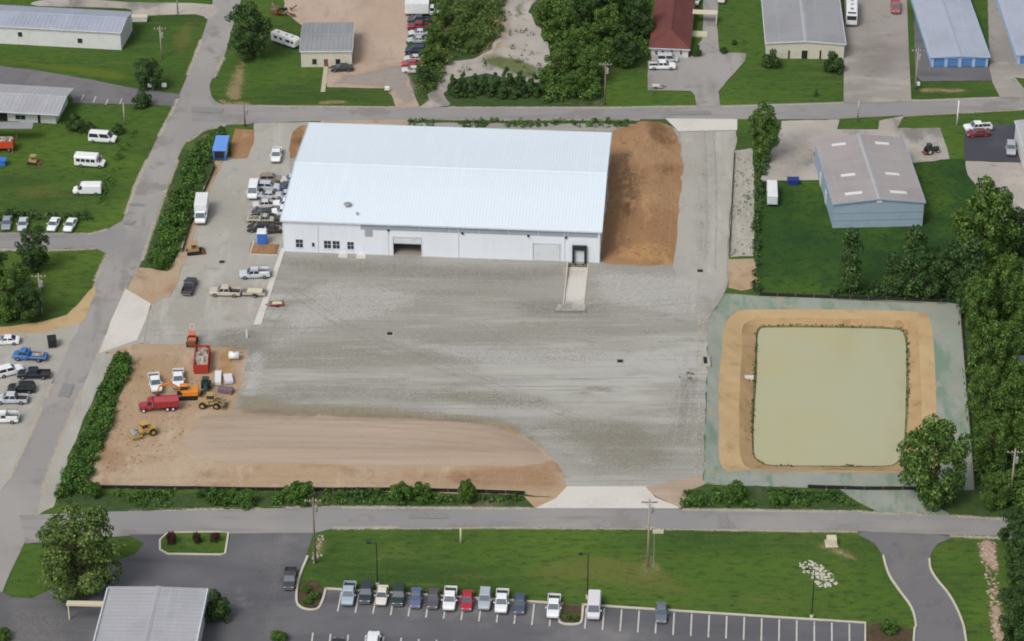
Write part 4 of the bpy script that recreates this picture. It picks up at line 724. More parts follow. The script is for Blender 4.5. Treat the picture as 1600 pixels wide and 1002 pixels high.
        MB().bar((c, ry0, z1), (c, ry1, z1), .3, .12).build('ridge_cap', roofmat, root)
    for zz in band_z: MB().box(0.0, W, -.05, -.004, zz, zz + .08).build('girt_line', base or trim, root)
    for xx in (0.0, W - .16): MB().box(xx, xx + .16, -.035, -.003, 0, eave).build('corner_trim', trim, root)
    return tag(root, label, cat)
# --- the white warehouse
A, B = P(443, 393), P(937, 411); U = lambda *q: wall_uz(A, B, *q)
eave = (U(444, 343)[1] + U(941, 362)[1]) / 2
def box_px(x0, y0, x1, y1):
    a, b = U(x0, y1), U(x1, y0); return a[0], b[0], max(.0, a[1]), b[1]
ops = [('window', *box_px(462, 374, 473.5, 387), 2, 2), ('window', *box_px(487, 379, 492, 386), 1, 1), ('window', *box_px(506, 376, 517.5, 388.5), 2, 2), ('window', *box_px(519.5, 376.5, 531, 389), 2, 2), ('window', *box_px(542.5, 378, 553, 390), 2, 2)]
b = box_px(615, 372, 658, 399); ops.append(('roller', b[0], b[1], 0.0, b[3], TRIM_W, .66, TRIM_W))
b = box_px(833, 382, 875, 409); ops.append(('roller', b[0], b[1], 0.0, b[3], TRIM_W, 0.0))
b = box_px(896, 392, 915, 411); ops.append(('roller', b[0], b[1], 0.0, b[3], TRIM_W, 0.0, BLACKM))
wh = building('warehouse', 'large white metal warehouse with pale ribbed gable roof in the gravel yard', 'warehouse', A, B, 39.4, eave, 1.55, 'x', ROOF_W, WALL_W, ops, bay=6.6, ov=.3, sp=.61, ribh=.014, trim=TRIM_W)
W = wh['W']
u0 = U(563, 352)[0]
# flat grey strips below the eave of the right part, wall louvre, lights, dock shelter, roof vents, slab
PANEL_GREY = plain('grey_panel', (158, 169, 181), .4)
for i in range(8): MB().box(lerp(u0, W - .4, i / 8) + .04, lerp(u0, W - .4, (i + 1) / 8) - .04, -.05, -.004, eave - 1.45, eave - .3).build('eave_panel', PANEL_GREY, wh)
q = box_px(570, 358, 582, 369); lv = MB()
for i in range(7): lv.box(q[0], q[1], -.1, -.02, q[2] + (q[3] - q[2]) * i / 7, q[2] + (q[3] - q[2]) * (i + .7) / 7)
lv.build('louvre', plain('louvre_grey', (178, 178, 180)), wh)
for px, py in ((607, 359), (722.5, 364), (825.5, 368), (884.5, 370.5)):
    a, z = U(px, py); l_ = MB().box(a - .22, a + .22, -.3, -.04, z - .22, z + .16, .05, .03).build('wall_light', BLACKM, wh); MB().box(a - .16, a + .16, -.26, -.06, z - .26, z - .223).build('lens', LAMP, l_)
q = box_px(894, 389, 917, 411); sh = MB().box(q[0], q[0] + .45, -.55, -.07, 0.0, q[3]).box(q[1] - .45, q[1], -.55, -.07, 0.0, q[3]).build('dock_shelter', BLACKM, wh); MB().box(q[0], q[1], -.6, -.07, q[3] + .004, q[3] + .75).build('hood', BLACKM, sh)
for s in (.18, .72): MB().box(lerp(q[0], q[1], s), lerp(q[0], q[1], s + .1), -.28, -.01, -.5, -.05).build('dock_bumper', BLACKM, wh)
MB().box(box_px(885, 390, 921, 411)[0], box_px(885, 390, 922, 411)[1], 0.02, .3, -.9, -.003).build('dock_wall', KERB, wh)
for a, wd in ((U(533, 393)[0], .95), (U(561, 393)[0], .95)):
    dr = MB().box(a, a + wd, -.05, -.01, 0.05, 2.15).build('door', WALL_W, wh); MB().box(a + wd - .2, a + wd - .1, -.09, -.053, 1.0, 1.1).build('handle', BLACKM, dr)
    MB().box(a - .4, a + wd + .4, -1.7, -.02, 0, .14).build('door_step', CONC, wh)
MB().box(.2, W - .2, .2, 39.1, .02, .2).build('floor_slab', CONC_GREY, wh)
D2 = 39.4 / 2
def roof_pt(px, py):
    lo = P(px, py, eave + .8); c = math.cos(-wh.rotation_euler.z); s = math.sin(-wh.rotation_euler.z); dx, dy = lo.x - A.x, lo.y - A.y
    x, y = dx * c - dy * s, dx * s + dy * c; return x, y, eave + .03 + 1.55 * (1 - abs(y - D2) / D2)
x, y, z = roof_pt(543, 320); v = MB().tube((x, y, z - .1), (x, y, z + .55), .5, .5, 12).build('roof_vent', STEEL, wh); MB().tube((x, y, z + .56), (x, y, z + .8), .75, .3, 12).build('cap', STEEL, v)
x, y, z = roof_pt(558, 332); v = MB().tube((x, y, z - .1), (x, y, z + .5), .16, .16, 10).build('roof_pipe', STEEL, wh); MB().tube((x, y, z + .51), (x, y, z + .62), .3, .1, 10).build('cap', STEEL, v)
for i in (1, 3, 5, 8): a = W * i / 9; MB().box(a - .05, a + .05, -.1, -.006, .1, eave - .2).build('downspout', TRIM_W, wh)
# --- neighbours
def uzf(A, B): return lambda *q: wall_uz(A, B, *q)
def boxer(A, B):
    def f(x0, y0, x1, y1):
        a, b = wall_uz(A, B, x0, y1), wall_uz(A, B, x1, y0); return a[0], b[0], max(0., a[1]), b[1]
    return f
def depth_to(A, B, px, py, z):
    u = (B - A).normalized(); n = Vector((-u.y, u.x, 0)); return (P(px, py, z) - A).dot(n)
A, B = P(-75, 64), P(190, 78.5); e = wall_uz(A, B, 186, 50)[1]; bx = boxer(A, B)
o = [('window', *bx(28, 50, 35, 58), 1, 1), ('window', *bx(121, 60, 129, 68), 1, 1)]
building('metal_shed', 'long white metal building with pale grey roof in the top left corner', 'building', A, B, depth_to(A, B, 203, 19, e), e, .9, 'x', ROOF_B, WALL_OFF, o, bay=9, ov=.25, sp=.9)
A, B = P(-60, 185), P(88, 193.5); e = wall_uz(A, B, 90, 172)[1]; bx = boxer(A, B)
o = [('roller', *bx(-20, 174, 11, 190), DARK, 0.0), ('window', *bx(24, 180, 40, 187), 2, 1), ('door', *bx(59, 178, 63, 192), DARK)]
building('workshop', 'low white workshop with overhanging grey metal roof on the left lawn', 'building', A, B, depth_to(A, B, 112, 138, e + .4), e, .7, 'x', ROOF_G, WALL_OFF, o, bay=6, ov=1.2, sp=.9, ov_front=1.6)
A, B = P(471, 105), P(550, 104.5); e = wall_uz(A, B, 510, 79.5)[1]; bx = boxer(A, B)
o = [('window', *bx(488, 92.5, 494.5, 99.5), 1, 1, DARK), ('door', *bx(506, 92, 513, 105), BROWN), ('window', *bx(524.5, 92.5, 531.5, 99.5), 1, 1, DARK)]
building('office', 'small beige metal office with brown door and grey roof beside the sandy lot', 'building', A, B, depth_to(A, B, 512, 36, e), e, .5, 'x', ROOF_D, WALL_BEIGE, o, bay=10, ov=.2, sp=.9)
sheet('walkway', [(506, 105), (513, 105), (508, 145), (501, 145)], plain('pale_walk', (190, 184, 160)), z=.17)
A, B = P(1017, 88.5), P(1075, 91); e = wall_uz(A, B, 1046, 75)[1]; bx = boxer(A, B)
o = [('window', *bx(1023, 79, 1028, 86), 1, 2), ('window', *bx(1033, 79, 1038, 86), 1, 2), ('window', *bx(1048, 78, 1052, 86), 1, 2), ('window', *bx(1062, 78, 1066, 86), 1, 2), ('door', *bx(1054, 78, 1058, 90), TRIM_W)]
hs_ = building('house', 'white house with dark red shingle hip roof at the top', 'house', A, B, depth_to(A, B, 1050, -2, e), e, 2.6, 'hip', ROOF_R, WALL_HOUSE, o, bay=8, ov=.45)
Wd = hs_['W']; MB().box(.2, Wd * .42, -2.2, -.02, 0, .35).build('porch_step', CONC_OLD, hs_)
MB().box(Wd + .1, Wd + 5.5, 17, 19, 2.4, 2.55).box(Wd + 5.2, Wd + 5.4, 17.1, 17.3, 0, 2.4).box(Wd + 5.2, Wd + 5.4, 18.7, 18.9, 0, 2.4).build('side_canopy', CREAM, hs_); MB().box(Wd + .1, Wd + 3.6, 10.5, 13, 0, .3).build('side_step', CREAM, hs_)
A, B = P(1197, 91), P(1318, 93); e = wall_uz(A, B, 1198, 67)[1]; bx = boxer(A, B)
o = [('window', *bx(1231, 79, 1234.5, 92), 1, 1, DARK), ('roller', *bx(1252, 79, 1262, 92), DARK, 0.0, WALL_BEIGE), ('window', *bx(1280, 79, 1283.5, 92), 1, 1, DARK)]
building('gabled_hall', 'beige metal hall with grey gable roof left of the concrete lot at top right', 'building', A, B, 42, e, .55, 'y', ROOF_D, WALL_BEIGE, o, bay=8, ov=.25, sp=.9, trim2=ROOF_G)
A, B = P(1455, 105), P(1543, 104.5); e = wall_uz(A, B, 1500, 89)[1]; bx = boxer(A, B)
o = [('roller', *bx(x, 91.5, x + 17.5, 105), BLUE_DOOR, 0.0, BLUE_LT) for x in (1458.5, 1480, 1501.5, 1523)]
building('storage_units', 'storage unit block with four blue roller doors and pale metal roof', 'storage', A, B, 60, e, .3, 'y', ROOF_B, BLUE_LT, o, bay=22, ov=.3, sp=.6, trim=BLUE_LT)
A, B = P(1590, 101), P(1680, 101); bx = boxer(A, B)
o = [('roller', *bx(x, 88, x + 17.5, 101), BLUE_DOOR, 0.0, BLUE_LT) for x in (1593, 1615, 1637, 1659)]
building('storage_units', 'storage unit block with blue doors cut by the right edge at the top', 'storage', A, B, 60, e, .3, 'y', ROOF_B, BLUE_LT, o, bay=22, ov=.3, sp=.6, trim=BLUE_LT)
A, B = P(1301, 356.5), P(1441, 353.5); e = wall_uz(A, B, 1302, 319)[1]; D = depth_to(A, B, 1288, 218, e)
bl = building('blue_shed', 'pale blue metal building with weathered roof and skylights on the dark lawn', 'building', A, B, D, e, .9, 'y', ROOF_T, WALL_BLUE, [], bay=30, ov=.2, sp=.9, band_z=(1.55, 3.1), base=plain('girt_dark_blue', (126, 148, 170)), trim=WALL_BLUE, trim2=ROOF_G)  # girt lines in a darker blue than the wall
W = bl['W']; SKY = plain('skylight_panel', (226, 228, 226), .4); a = W / 2
for x in (-.52, .48):
    for y in (D * .88, D * .40, D * .12):
        xc = a + x * a; k = .9 / (W / 2); z = lambda xx: e + .03 + .9 - abs(xx - a) * k + .075
        if y == D * .12: x1_, x2_ = xc - 1.6, xc + 1.6
        else: x1_, x2_ = xc - 1.35, xc + 1.35
        mb = MB(); mb.add([(x1_, y - .45, z(x1_)), (x2_, y - .45, z(x2_)), (x2_, y + .45, z(x2_)), (x1_, y + .45, z(x1_)), (x1_, y - .45, z(x1_) - .1), (x2_, y - .45, z(x2_) - .1), (x2_, y + .45, z(x2_) - .1), (x1_, y + .45, z(x1_) - .1)], [(0, 1, 2, 3), (0, 1, 5, 4), (1, 2, 6, 5), (2, 3, 7, 6), (3, 0, 4, 7), (7, 6, 5, 4)]); mb.build('skylight', SKY, bl)
MB().box(a - .5, a + .5, -.1, -.06, e + .1, e + .75).build('gable_vent', WHITE, bl)
for y in (D * .35, D * .62): MB().box(-.09, -.004, y, y + 1.6, .05, 2.6).build('side_door', WALL_OFF, bl)
# bottom building: seen from behind
z0 = 4.6; q0, q1 = P(173, 918, z0), P(321, 921, z0); u = (q1 - q0).normalized(); n = Vector((-u.y, u.x, 0)); D = 27.0; A = q0 - n * D; A.z = 0; B = A + u * (q1 - q0).length
sk = building('flat_shop', 'grey ribbed metal roof building cut by the bottom edge at left', 'building', A, B, D, z0, .14, 'y', ROOF_G, WALL_OFF, [], bay=8, ov=.25, sp=.9, ribh=.025)
W = sk['W']; MB().box(-6.4, -.3, D - 3.2, D - 2.2, 3.3, 3.6).box(-6.4, -6.2, D - 2.4, D - 2.2, 0, 3.3).build('side_canopy', CREAM, sk)
for x in (-.5, W + .3): MB().box(x, x + .2, .5, D - .5, z0 - .6, z0 + .35).build('parapet', TRIM_W, sk)
x = W * .4; ac = MB().box(x, x + 1.9, D + .6, D + 2.6, .1, 2.2).build('air_unit', WHITE, sk); MB().tube((x + 1.0, D + 1.6, 2.21), (x + 1.0, D + 1.6, 2.3), .6, .6, 12).build('fan_grille', STEEL, ac)
# right edge building
A, B = P(1616, 318), P(1700, 318); building('edge_shed', 'pale metal building at the right edge beside the new asphalt lot', 'building', A, B, 26, 4.5, .7, 'y', ROOF_G, WALL_OFF, [], bay=10, ov=.2)
# ================================================================== VEHICLES AND MACHINES (local x = forward, y = left)
def wheel(root, x, y, r, wd, rim=RIM, name='wheel'):
    t = MB().tube((x, y - wd / 2, r), (x, y + wd / 2, r), r, r, 14).build(name, TYRE, root)
    s = 1 if y > 0 else -1
    MB().tube((x, y + s * wd * .42, r), (x, y + s * (wd * .5 + .015), r), r * .6, r * .52, 10).build('rim', rim, t)
def station(x, hw, zb, zt, ch=.07):
    return [(x, -hw * .93, zb), (x, hw * .93, zb), (x, hw, zb + .18), (x, hw, zt - ch * 1.6), (x, hw - ch, zt), (x, -hw + ch, zt), (x, -hw, zt - ch * 1.6), (x, -hw, zb + .18)]
def glass_quad(root, name, a, b, c, d_, inset=.1, out=.012):
    a, b, c, d_ = map(Vector, (a, b, c, d_)); ctr = (a + b + c + d_) / 4; n = (b - a).cross(d_ - a).normalized()
    q = [p.lerp(ctr, inset) for p in (a, b, c, d_)]
    o = [p + n * out for p in q]; i = [p - n * .02 for p in q]
    return MB().add(o + i, [(0, 1, 2, 3), (7, 6, 5, 4), (0, 4, 5, 1), (1, 5, 6, 2), (2, 6, 7, 3), (3, 7, 4, 0)]).build(name, GLASS_REFL if name == 'windshield' else GLASS, root)
def cabin(root, hw, zb, zt, xb0, xb1, xt0, xt1, tuck=.16, part='cabin', split=True):
    """greenhouse: painted frame with glass set on its faces"""
    b = [(xb0, -hw, zb), (xb1, -hw, zb), (xb1, hw, zb), (xb0, hw, zb)]; t = [(xt0, -hw + tuck, zt), (xt1, -hw + tuck, zt), (xt1, hw - tuck, zt), (xt0, hw - tuck, zt)]
    m = MB(); xm0, xm1 = lerp(xt0, xt1, .04), lerp(xt0, xt1, .96)
    top = [(xm0, -hw + tuck + .08, zt + .05), (xm1, -hw + tuck + .08, zt + .05), (xm1, hw - tuck - .08, zt + .05), (xm0, hw - tuck - .08, zt + .05)]
    m.loft([b, t, top]); m.build(part, CARPAINT, root)
    glass_quad(root, 'windshield', b[1], b[2], t[2], t[1], .07); glass_quad(root, 'rear_window', b[3], b[0], t[0], t[3], .12)
    for s in (0, 1):
        A0, A1, T0, T1 = (b[0], b[1], t[0], t[1]) if s == 0 else (b[3], b[2], t[3], t[2])
        A0, A1, T0, T1 = map(Vector, (A0, A1, T0, T1)); n = 2 if split else 1
        for k in range(n):
            a, c = A0.lerp(A1, k / n), A0.lerp(A1, (k + 1) / n); e, f = T0.lerp(T1, k / n), T0.lerp(T1, (k + 1) / n)
            if s == 0: glass_quad(root, 'side_window', a, c, f, e, .13)
            else: glass_quad(root, 'side_window', c, a, e, f, .13)
def lights_and_bumpers(root, xf, xr, hw, zl, zb):
    for s in (-1, 1):
        MB().box(xf - .12, xf + .03, s * hw * .72 - .2, s * hw * .72 + .2, zl - .1, zl + .08).build('headlight', LAMP, root)
        MB().box(xr - .025, xr + .06, s * hw * .82 - .13, s * hw * .82 + .13, zl - .12, zl + .14).build('taillight', TAIL, root)
    MB().box(xf - .1, xf + .1, -hw * .94, hw * .94, zb, zb + .22).build('bumper', BUMP, root, .03); MB().box(xr - .1, xr + .1, -hw * .94, hw * .94, zb, zb + .22).build('bumper', BUMP, root, .03)
def mirrors(root, x, hw, z):
    for s in (-1, 1): MB().box(x - .09, x + .09, s * (hw + .14) - .1, s * (hw + .14) + .1, z, z + .16).build('mirror', CARPAINT, root)
def v_sedan(r):
    hw = .9; MB().loft([station(-2.4, hw * .86, .32, .86), station(-2.15, hw * .97, .24, .98), station(-.9, hw, .22, .98), station(.7, hw, .22, .96), station(1.7, hw * .98, .24, .88), station(2.2, hw * .9, .26, .78), station(2.38, hw * .78, .34, .66)]).build('body', CARPAINT, r, 0, False)
    cabin(r, hw * .93, .95, 1.40, -1.75, 1.05, -1.0, .25); [wheel(r, x, y, .33, .22) for x in (-1.42, 1.42) for y in (-.82, .82)]; lights_and_bumpers(r, 2.3, -2.38, hw * .9, .66, .34); mirrors(r, .62, hw, .95)
def v_suv(r):
    hw = .96; MB().loft([station(-2.35, hw * .92, .36, 1.05), station(-2.2, hw, .28, 1.1), station(.8, hw, .28, 1.1), station(1.8, hw * .98, .28, 1.04), station(2.25, hw * .92, .3, .92), station(2.38, hw * .84, .38, .78)]).build('body', CARPAINT, r)
    cabin(r, hw * .95, 1.08, 1.70, -2.28, 1.0, -1.98, .3, .14); [wheel(r, x, y, .37, .24) for x in (-1.42, 1.42) for y in (-.87, .87)]; lights_and_bumpers(r, 2.32, -2.36, hw * .9, .82, .36); mirrors(r, .72, hw, 1.08)
def bed(r, x0, x1, hw, zf, zt, m=None, liner=BEDL):
    MB().box(x0, x1, -hw + .1, hw - .1, .5, zf).build('bed_floor', liner, r)
    for s in (-1, 1): MB().box(x0, x1, s * (hw - .05) - .05, s * (hw - .05) + .05, .45, zt).build('bed_side', m or CARPAINT, r, .02)
    MB().box(x0 - .06, x0 + .03, -hw + .1, hw - .1, .5, zt - .02).build('tailgate', m or CARPAINT, r, .02)
    MB().box(x1 - .05, x1 + .02, -hw + .1, hw - .1, .5, zt).build('bed_front', liner, r)
def v_pickup(r):
    hw = .98; MB().loft([station(-.95, hw, .34, 1.08), station(1.2, hw, .34, 1.08), station(2.3, hw * .98, .34, 1.05), station(2.68, hw * .93, .38, .96), station(2.78, hw * .86, .45, .85)]).build('body', CARPAINT, r)
    cabin(r, hw * .94, 1.06, 1.72, -.92, 1.38, -.72, .7, .14); bed(r, -2.82, -.98, hw, .72, 1.08); [wheel(r, x, y, .39, .26) for x in (-1.8, 1.75) for y in (-.88, .88)]; lights_and_bumpers(r, 2.74, -2.88, hw * .92, .84, .42); mirrors(r, 1.0, hw, 1.08)
def v_van(r):
    hw = 1.0; MB().loft([station(-2.75, hw * .96, .4, 1.2), station(-2.6, hw, .32, 1.22), station(1.7, hw, .32, 1.22), station(2.3, hw * .96, .34, 1.08), station(2.72, hw * .88, .38, .95)]).build('body', CARPAINT, r)
    cabin(r, hw * .98, 1.2, 2.12, -2.72, 1.95, -2.6, 1.15, .12, split=True); [wheel(r, x, y, .36, .25) for x in (-1.75, 1.75) for y in (-.9, .9)]; lights_and_bumpers(r, 2.66, -2.72, hw * .92, .86, .38); mirrors(r, 1.65, hw, 1.3)
def v_cargo(r):
    hw = 1.0; MB().loft([station(-2.75, hw * .96, .4, 2.1, .12), station(-2.6, hw, .32, 2.18, .14), station(.85, hw, .32, 2.18, .14), station(.9, hw, .32, 1.24), station(1.7, hw, .32, 1.22), station(2.3, hw * .96, .34, 1.08), station(2.72, hw * .88, .38, .95)]).build('body', CARPAINT, r)
    cabin(r, hw * .97, 1.2, 2.08, .8, 1.95, .8, 1.2, .12, split=False); [wheel(r, x, y, .36, .25) for x in (-1.75, 1.75) for y in (-.9, .9)]; lights_and_bumpers(r, 2.66, -2.72, hw * .92, .86, .38); mirrors(r, 1.65, hw, 1.3)
def v_bus(r):       # small shuttle bus
    hw = 1.08; MB().loft([station(-3.0, hw, .4, 2.5, .14), station(1.5, hw, .36, 2.5, .14), station(1.55, hw * .95, .36, 1.3), station(2.3, hw * .92, .36, 1.15), station(2.85, hw * .84, .4, 1.0)]).build('body', CARPAINT, r)
    cabin(r, hw * .92, 1.25, 2.1, 1.4, 2.2, 1.4, 1.65, .12, split=False)
    for s in (-1, 1):
        for k in range(4): MB().box(-2.6 + k * .98, -1.78 + k * .98, s * hw - .02, s * hw + .015, 1.3, 1.95).build('side_window', GLASS, r)
    [wheel(r, x, y, .4, .28) for x in (-1.7, 2.05) for y in (-.95, .95)]; lights_and_bumpers(r, 2.78, -3.0, hw * .86, .86, .42); mirrors(r, 1.9, hw, 1.5)
def v_boxtruck(r):
    hw = 1.05; MB().box(-3.9, 3.2, -.5, .5, .5, .75).build('chassis', BLACKM, r)
    MB().loft([station(1.35, hw, .5, 1.35), station(2.4, hw, .45, 1.3), station(3.2, hw * .96, .45, 1.2), station(3.5, hw * .9, .5, 1.05)]).build('body', CARPAINT, r); cabin(r, hw * .95, 1.3, 2.2, 1.35, 2.75, 1.4, 2.2, .12, split=False)
    bx_ = MB().box(-4.0, 1.2, -1.2, 1.2, .85, 3.3).build('cargo_box', WHITE, r, .05); MB().box(-4.05, -4.003, -1.05, 1.05, 1.0, 3.1).build('rear_door', TRIM_W, bx_)
    for x in (-2.5, 2.5):
        for y in (-.95, .95): wheel(r, x, y, .45, .32)
    lights_and_bumpers(r, 3.45, -4.0, hw * .92, .9, .5); mirrors(r, 2.4, hw, 1.5)
def v_flatbed(r):
    hw = 1.0; MB().loft([station(.3, hw, .42, 1.2), station(1.9, hw, .42, 1.18), station(2.7, hw * .96, .42, 1.08), station(2.95, hw * .9, .5, .95)]).build('body', CARPAINT, r); cabin(r, hw * .94, 1.18, 1.9, .35, 2.0, .45, 1.4, .13)
    MB().box(-3.1, .2, -1.1, 1.1, .85, 1.0).build('flat_bed', CARPAINT, r, .02); MB().box(-.0, .18, -1.05, 1.05, 1.0, 1.85).build('headboard', CARPAINT, r, .02); MB().box(-3.0, 2.4, -.45, .45, .5, .84).build('chassis', BLACKM, r)
    MB().box(-2.6, -.6, -.5, .6, 1.003, 1.35).build('load', DEBRIS, r, .08)
    for x in (-1.8, 1.95):
        for y in (-.88, .88): wheel(r, x, y, .42, .28)
    lights_and_bumpers(r, 2.9, -3.1, hw * .92, .85, .5)
def v_service(r):   # pickup cab with white utility boxes
    v_pickup(r)
    for s in (-1, 1): MB().box(-2.75, -.9, s * .88 - .2, s * .88 + .2, 1.09, 1.5).build('tool_box', WHITE, r, .03)
    MB().bar((-2.6, -.8, 1.98), (1.0, -.8, 1.98), .07, .07).bar((-2.6, .8, 1.98), (1.0, .8, 1.98), .07, .07).bar((-2.6, -.8, 1.98), (-2.6, .8, 1.98), .07, .07).bar((-.9, -.8, 1.98), (-.9, .8, 1.98), .07, .07).bar((-2.6, -.8, 1.5), (-2.6, -.8, 1.98), .06, .06).bar((-2.6, .8, 1.5), (-2.6, .8, 1.98), .06, .06).build('ladder_rack', STEEL, r)
def v_dump(r):      # tipper with long hood
    hw = 1.1; MB().box(-4.2, 3.8, -.5, .5, .7, 1.0).build('chassis', BLACKM, r)
    MB().loft([station(1.2, hw, .7, 1.7), station(2.2, hw, .65, 1.65), station(2.25, hw * .8, .65, 1.75), station(3.8, hw * .72, .65, 1.6), station(4.0, hw * .66, .7, 1.45)]).build('body', CARPAINT, r); cabin(r, hw * .95, 1.65, 2.65, 1.2, 2.3, 1.25, 2.05, .1, split=False)
    bx_ = MB(); bx_.add([(-4.5, -1.25, 1.1), (.9, -1.25, 1.1), (.9, 1.25, 1.1), (-4.5, 1.25, 1.1), (-4.6, -1.3, 2.6), (1.0, -1.3, 2.6), (1.0, 1.3, 2.6), (-4.6, 1.3, 2.6)], [(3, 2, 1, 0), (0, 1, 5, 4), (1, 2, 6, 5), (2, 3, 7, 6), (3, 0, 4, 7)])
    bx = bx_.build('dump_box', REDM, r); MB().box(-4.5, .9, -1.2, 1.2, 2.2, 2.45).build('tarp', plain('red_tarp', (182, 78, 86), .8), bx)
    for k in range(5): MB().box(-4.1 + k * 1.15, -3.95 + k * 1.15, -1.36, -1.3, 1.15, 2.6).build('rib', REDM, bx); MB().box(-4.1 + k * 1.15, -3.95 + k * 1.15, 1.3, 1.36, 1.15, 2.6).build('rib', REDM, bx)
    MB().box(1.0, 1.6, -1.2, 1.2, 2.62, 2.75).build('cab_shield', REDM, bx)
    for x in (-3.2, -2.0, 3.0):
        for y in (-.98, .98): wheel(r, x, y, .52, .4, WHITE)
    for s in (-1, 1):
        MB().box(2.6, 3.4, s * 1.0 - .25, s * 1.0 + .25, 1.06, 1.2).build('fender', CARPAINT, r, .03); MB().tube((1.05, s * 1.0, 1.2), (1.05, s * 1.0, 3.0), .08, .08, 8).build('exhaust_stack', STEEL, r)
    lights_and_bumpers(r, 4.0, -4.4, hw * .9, 1.1, .6)
def v_motorhome(r):
    MB().loft([station(-5.2, 1.25, .5, 3.2, .15), station(4.6, 1.25, .5, 3.2, .15), station(5.1, 1.22, .5, 3.0, .2), station(5.3, 1.15, .55, 1.7, .15)]).build('body', WHITE, r)
    MB().add([(5.12, -1.05, 2.85), (5.12, 1.05, 2.85), (5.31, 1.05, 1.75), (5.31, -1.05, 1.75), (5.0, -1.05, 2.85), (5.0, 1.05, 2.85), (5.1, 1.05, 1.75), (5.1, -1.05, 1.75)], [(0, 1, 2, 3), (4, 5, 6, 7), (0, 1, 5, 4), (2, 3, 7, 6), (0, 3, 7, 4), (1, 2, 6, 5)]).build('windshield', BLACKM, r)
    MB().box(4.2, 4.95, -.9, .9, 3.2, 3.23).build('front_roof_panel', GLASS, r)
    for x in (-4.4, -1.8, 0.2, 2.6): MB().box(x - .3, x + .3, -.3, .3, 3.2, 3.42).build('roof_vent', BUMP if x in (-4.4, 2.6) else STEEL, r, .04)
    for s in (-1, 1):
        for k in range(4): MB().box(-4.2 + k * 2.1, -3.0 + k * 2.1, s * 1.25 - .02, s * 1.25 + .02, 1.8, 2.5).build('side_window', GLASS, r)
    for x in (-3.2, 3.2):
        for y in (-1.1, 1.1): wheel(r, x, y, .5, .3)
    lights_and_bumpers(r, 5.28, -5.2, 1.1, 1.0, .5)
def v_camper(r):
    MB().loft([station(-4.2, 1.2, .55, 3.0, .12), station(3.6, 1.2, .55, 3.0, .12), station(4.2, 1.15, .9, 2.5, .12)]).build('body', WHITE, r)
    for s in (-1, 1):
        for k, (x, wd) in enumerate(((-3.2, 1.2), (-1.2, .9), (1.0, 1.4), (2.8, .8))): MB().box(x, x + wd, s * 1.2 - .02, s * 1.2 + .02, 1.6, 2.3).build('window', GLASS, r)
    MB().box(.1, .75, -1.24, -1.19, .65, 2.4).build('door', TRIM_W, r)
    for x in (-2.5, 0.4, 2.4): MB().box(x - .3, x + .3, -.3, .3, 3.0, 3.2).build('roof_vent', STEEL, r, .03)
    for x in (-.9, -.1):
        for y in (-1.05, 1.05): wheel(r, x, y, .36, .25)
    MB().bar((4.1, 0, .65), (5.3, 0, .5), .15, .12).build('tongue', BLACKM, r)
def v_trailer(r):   # low utility trailer
    MB().box(-2.2, 2.0, -.95, .95, .55, .68).build('deck', WOOD, r)
    for s in (-1, 1): MB().box(-2.2, 2.0, s * .97 - .03, s * .97 + .03, .5, 1.0).build('rail', CARPAINT, r)
    MB().box(-1.6, 1.2, -.7, .7, .69, 1.05).build('load', CREAM, r, .05); MB().bar((2.0, .7, .55), (3.2, 0, .5), .09, .09).bar((2.0, -.7, .55), (3.2, 0, .5), .09, .09).build('tongue', BLACKM, r)
    for y in (-1.1, 1.1): wheel(r, -.3, y, .34, .2); MB().box(-.75, .15, y - .15, y + .15, .72, .78).build('mudguard', BLACKM, r)
def v_boxtrailer(r):
    MB().box(-3.8, 3.8, -1.15, 1.15, .75, 3.0).build('body', WHITE, r, .06); MB().box(-3.84, -3.803, -1.0, 1.0, .9, 2.85).build('rear_door', TRIM_W, r)
    for k in range(7): MB().box(-3.4 + k * 1.1, -3.3 + k * 1.1, -1.1, 1.1, 3.0, 3.03).build('roof_rib', TRIM_W, r)
    for x in (-1.4, -.4):
        for y in (-1.05, 1.05): wheel(r, x, y, .4, .25)
    MB().bar((3.7, 0, .8), (4.8, 0, .55), .15, .12).build('tongue', BLACKM, r)
def mach_cab(r, x0, x1, hw, z0, z1, roofm):
    MB().box(x0, x1, -hw, hw, z0, z0 + .5).build('cab_base', roofm, r)
    for x in (x0, x1 - .09):
        for y in (-hw, hw - .09): MB().box(x, x + .09, y, y + .09, z0 + .5, z1).build('cab_post', BLACKM, r)
    MB().box(x0 + .1, x1 - .1, -hw + .03, hw - .03, z0 + .5, z1 - .01).build('cab_glass', GLASS, r); MB().box(x0 - .12, x1 + .12, -hw - .1, hw + .1, z1, z1 + .12).build('cab_roof', roofm, r, .03)
def v_loader(r, m=None, m2=None):     # articulated wheel loader
    m = m or YELT; MB().box(-2.7, -.3, -.75, .75, .8, 1.75, .12, .08).build('engine_hood', m, r, .05); MB().box(-.3, 1.4, -.55, .55, .75, 1.2).build('front_frame', m, r, .04); mach_cab(r, -.7, .6, .65, 1.6, 2.95, m)
    for s in (-1, 1): MB().bar((.9, s * .55, 1.5), (2.5, s * .55, .7), .16, .3).build('lift_arm', m, r)
    MB().prism([(2.35, .15), (3.3, .08), (3.25, .2), (2.6, .4), (2.55, .95), (2.95, 1.2), (2.8, 1.25), (2.3, .95)], -1.2, 1.2).build('bucket', plain('worn_bucket', (132, 118, 94)), r)
    for x in (-1.6, 1.2):
        for y in (-.95, .95): wheel(r, x, y, .68, .5, m)
    MB().tube((-1.9, .4, 1.7), (-1.9, .4, 2.4), .06, .06, 8).build('exhaust', BLACKM, r)
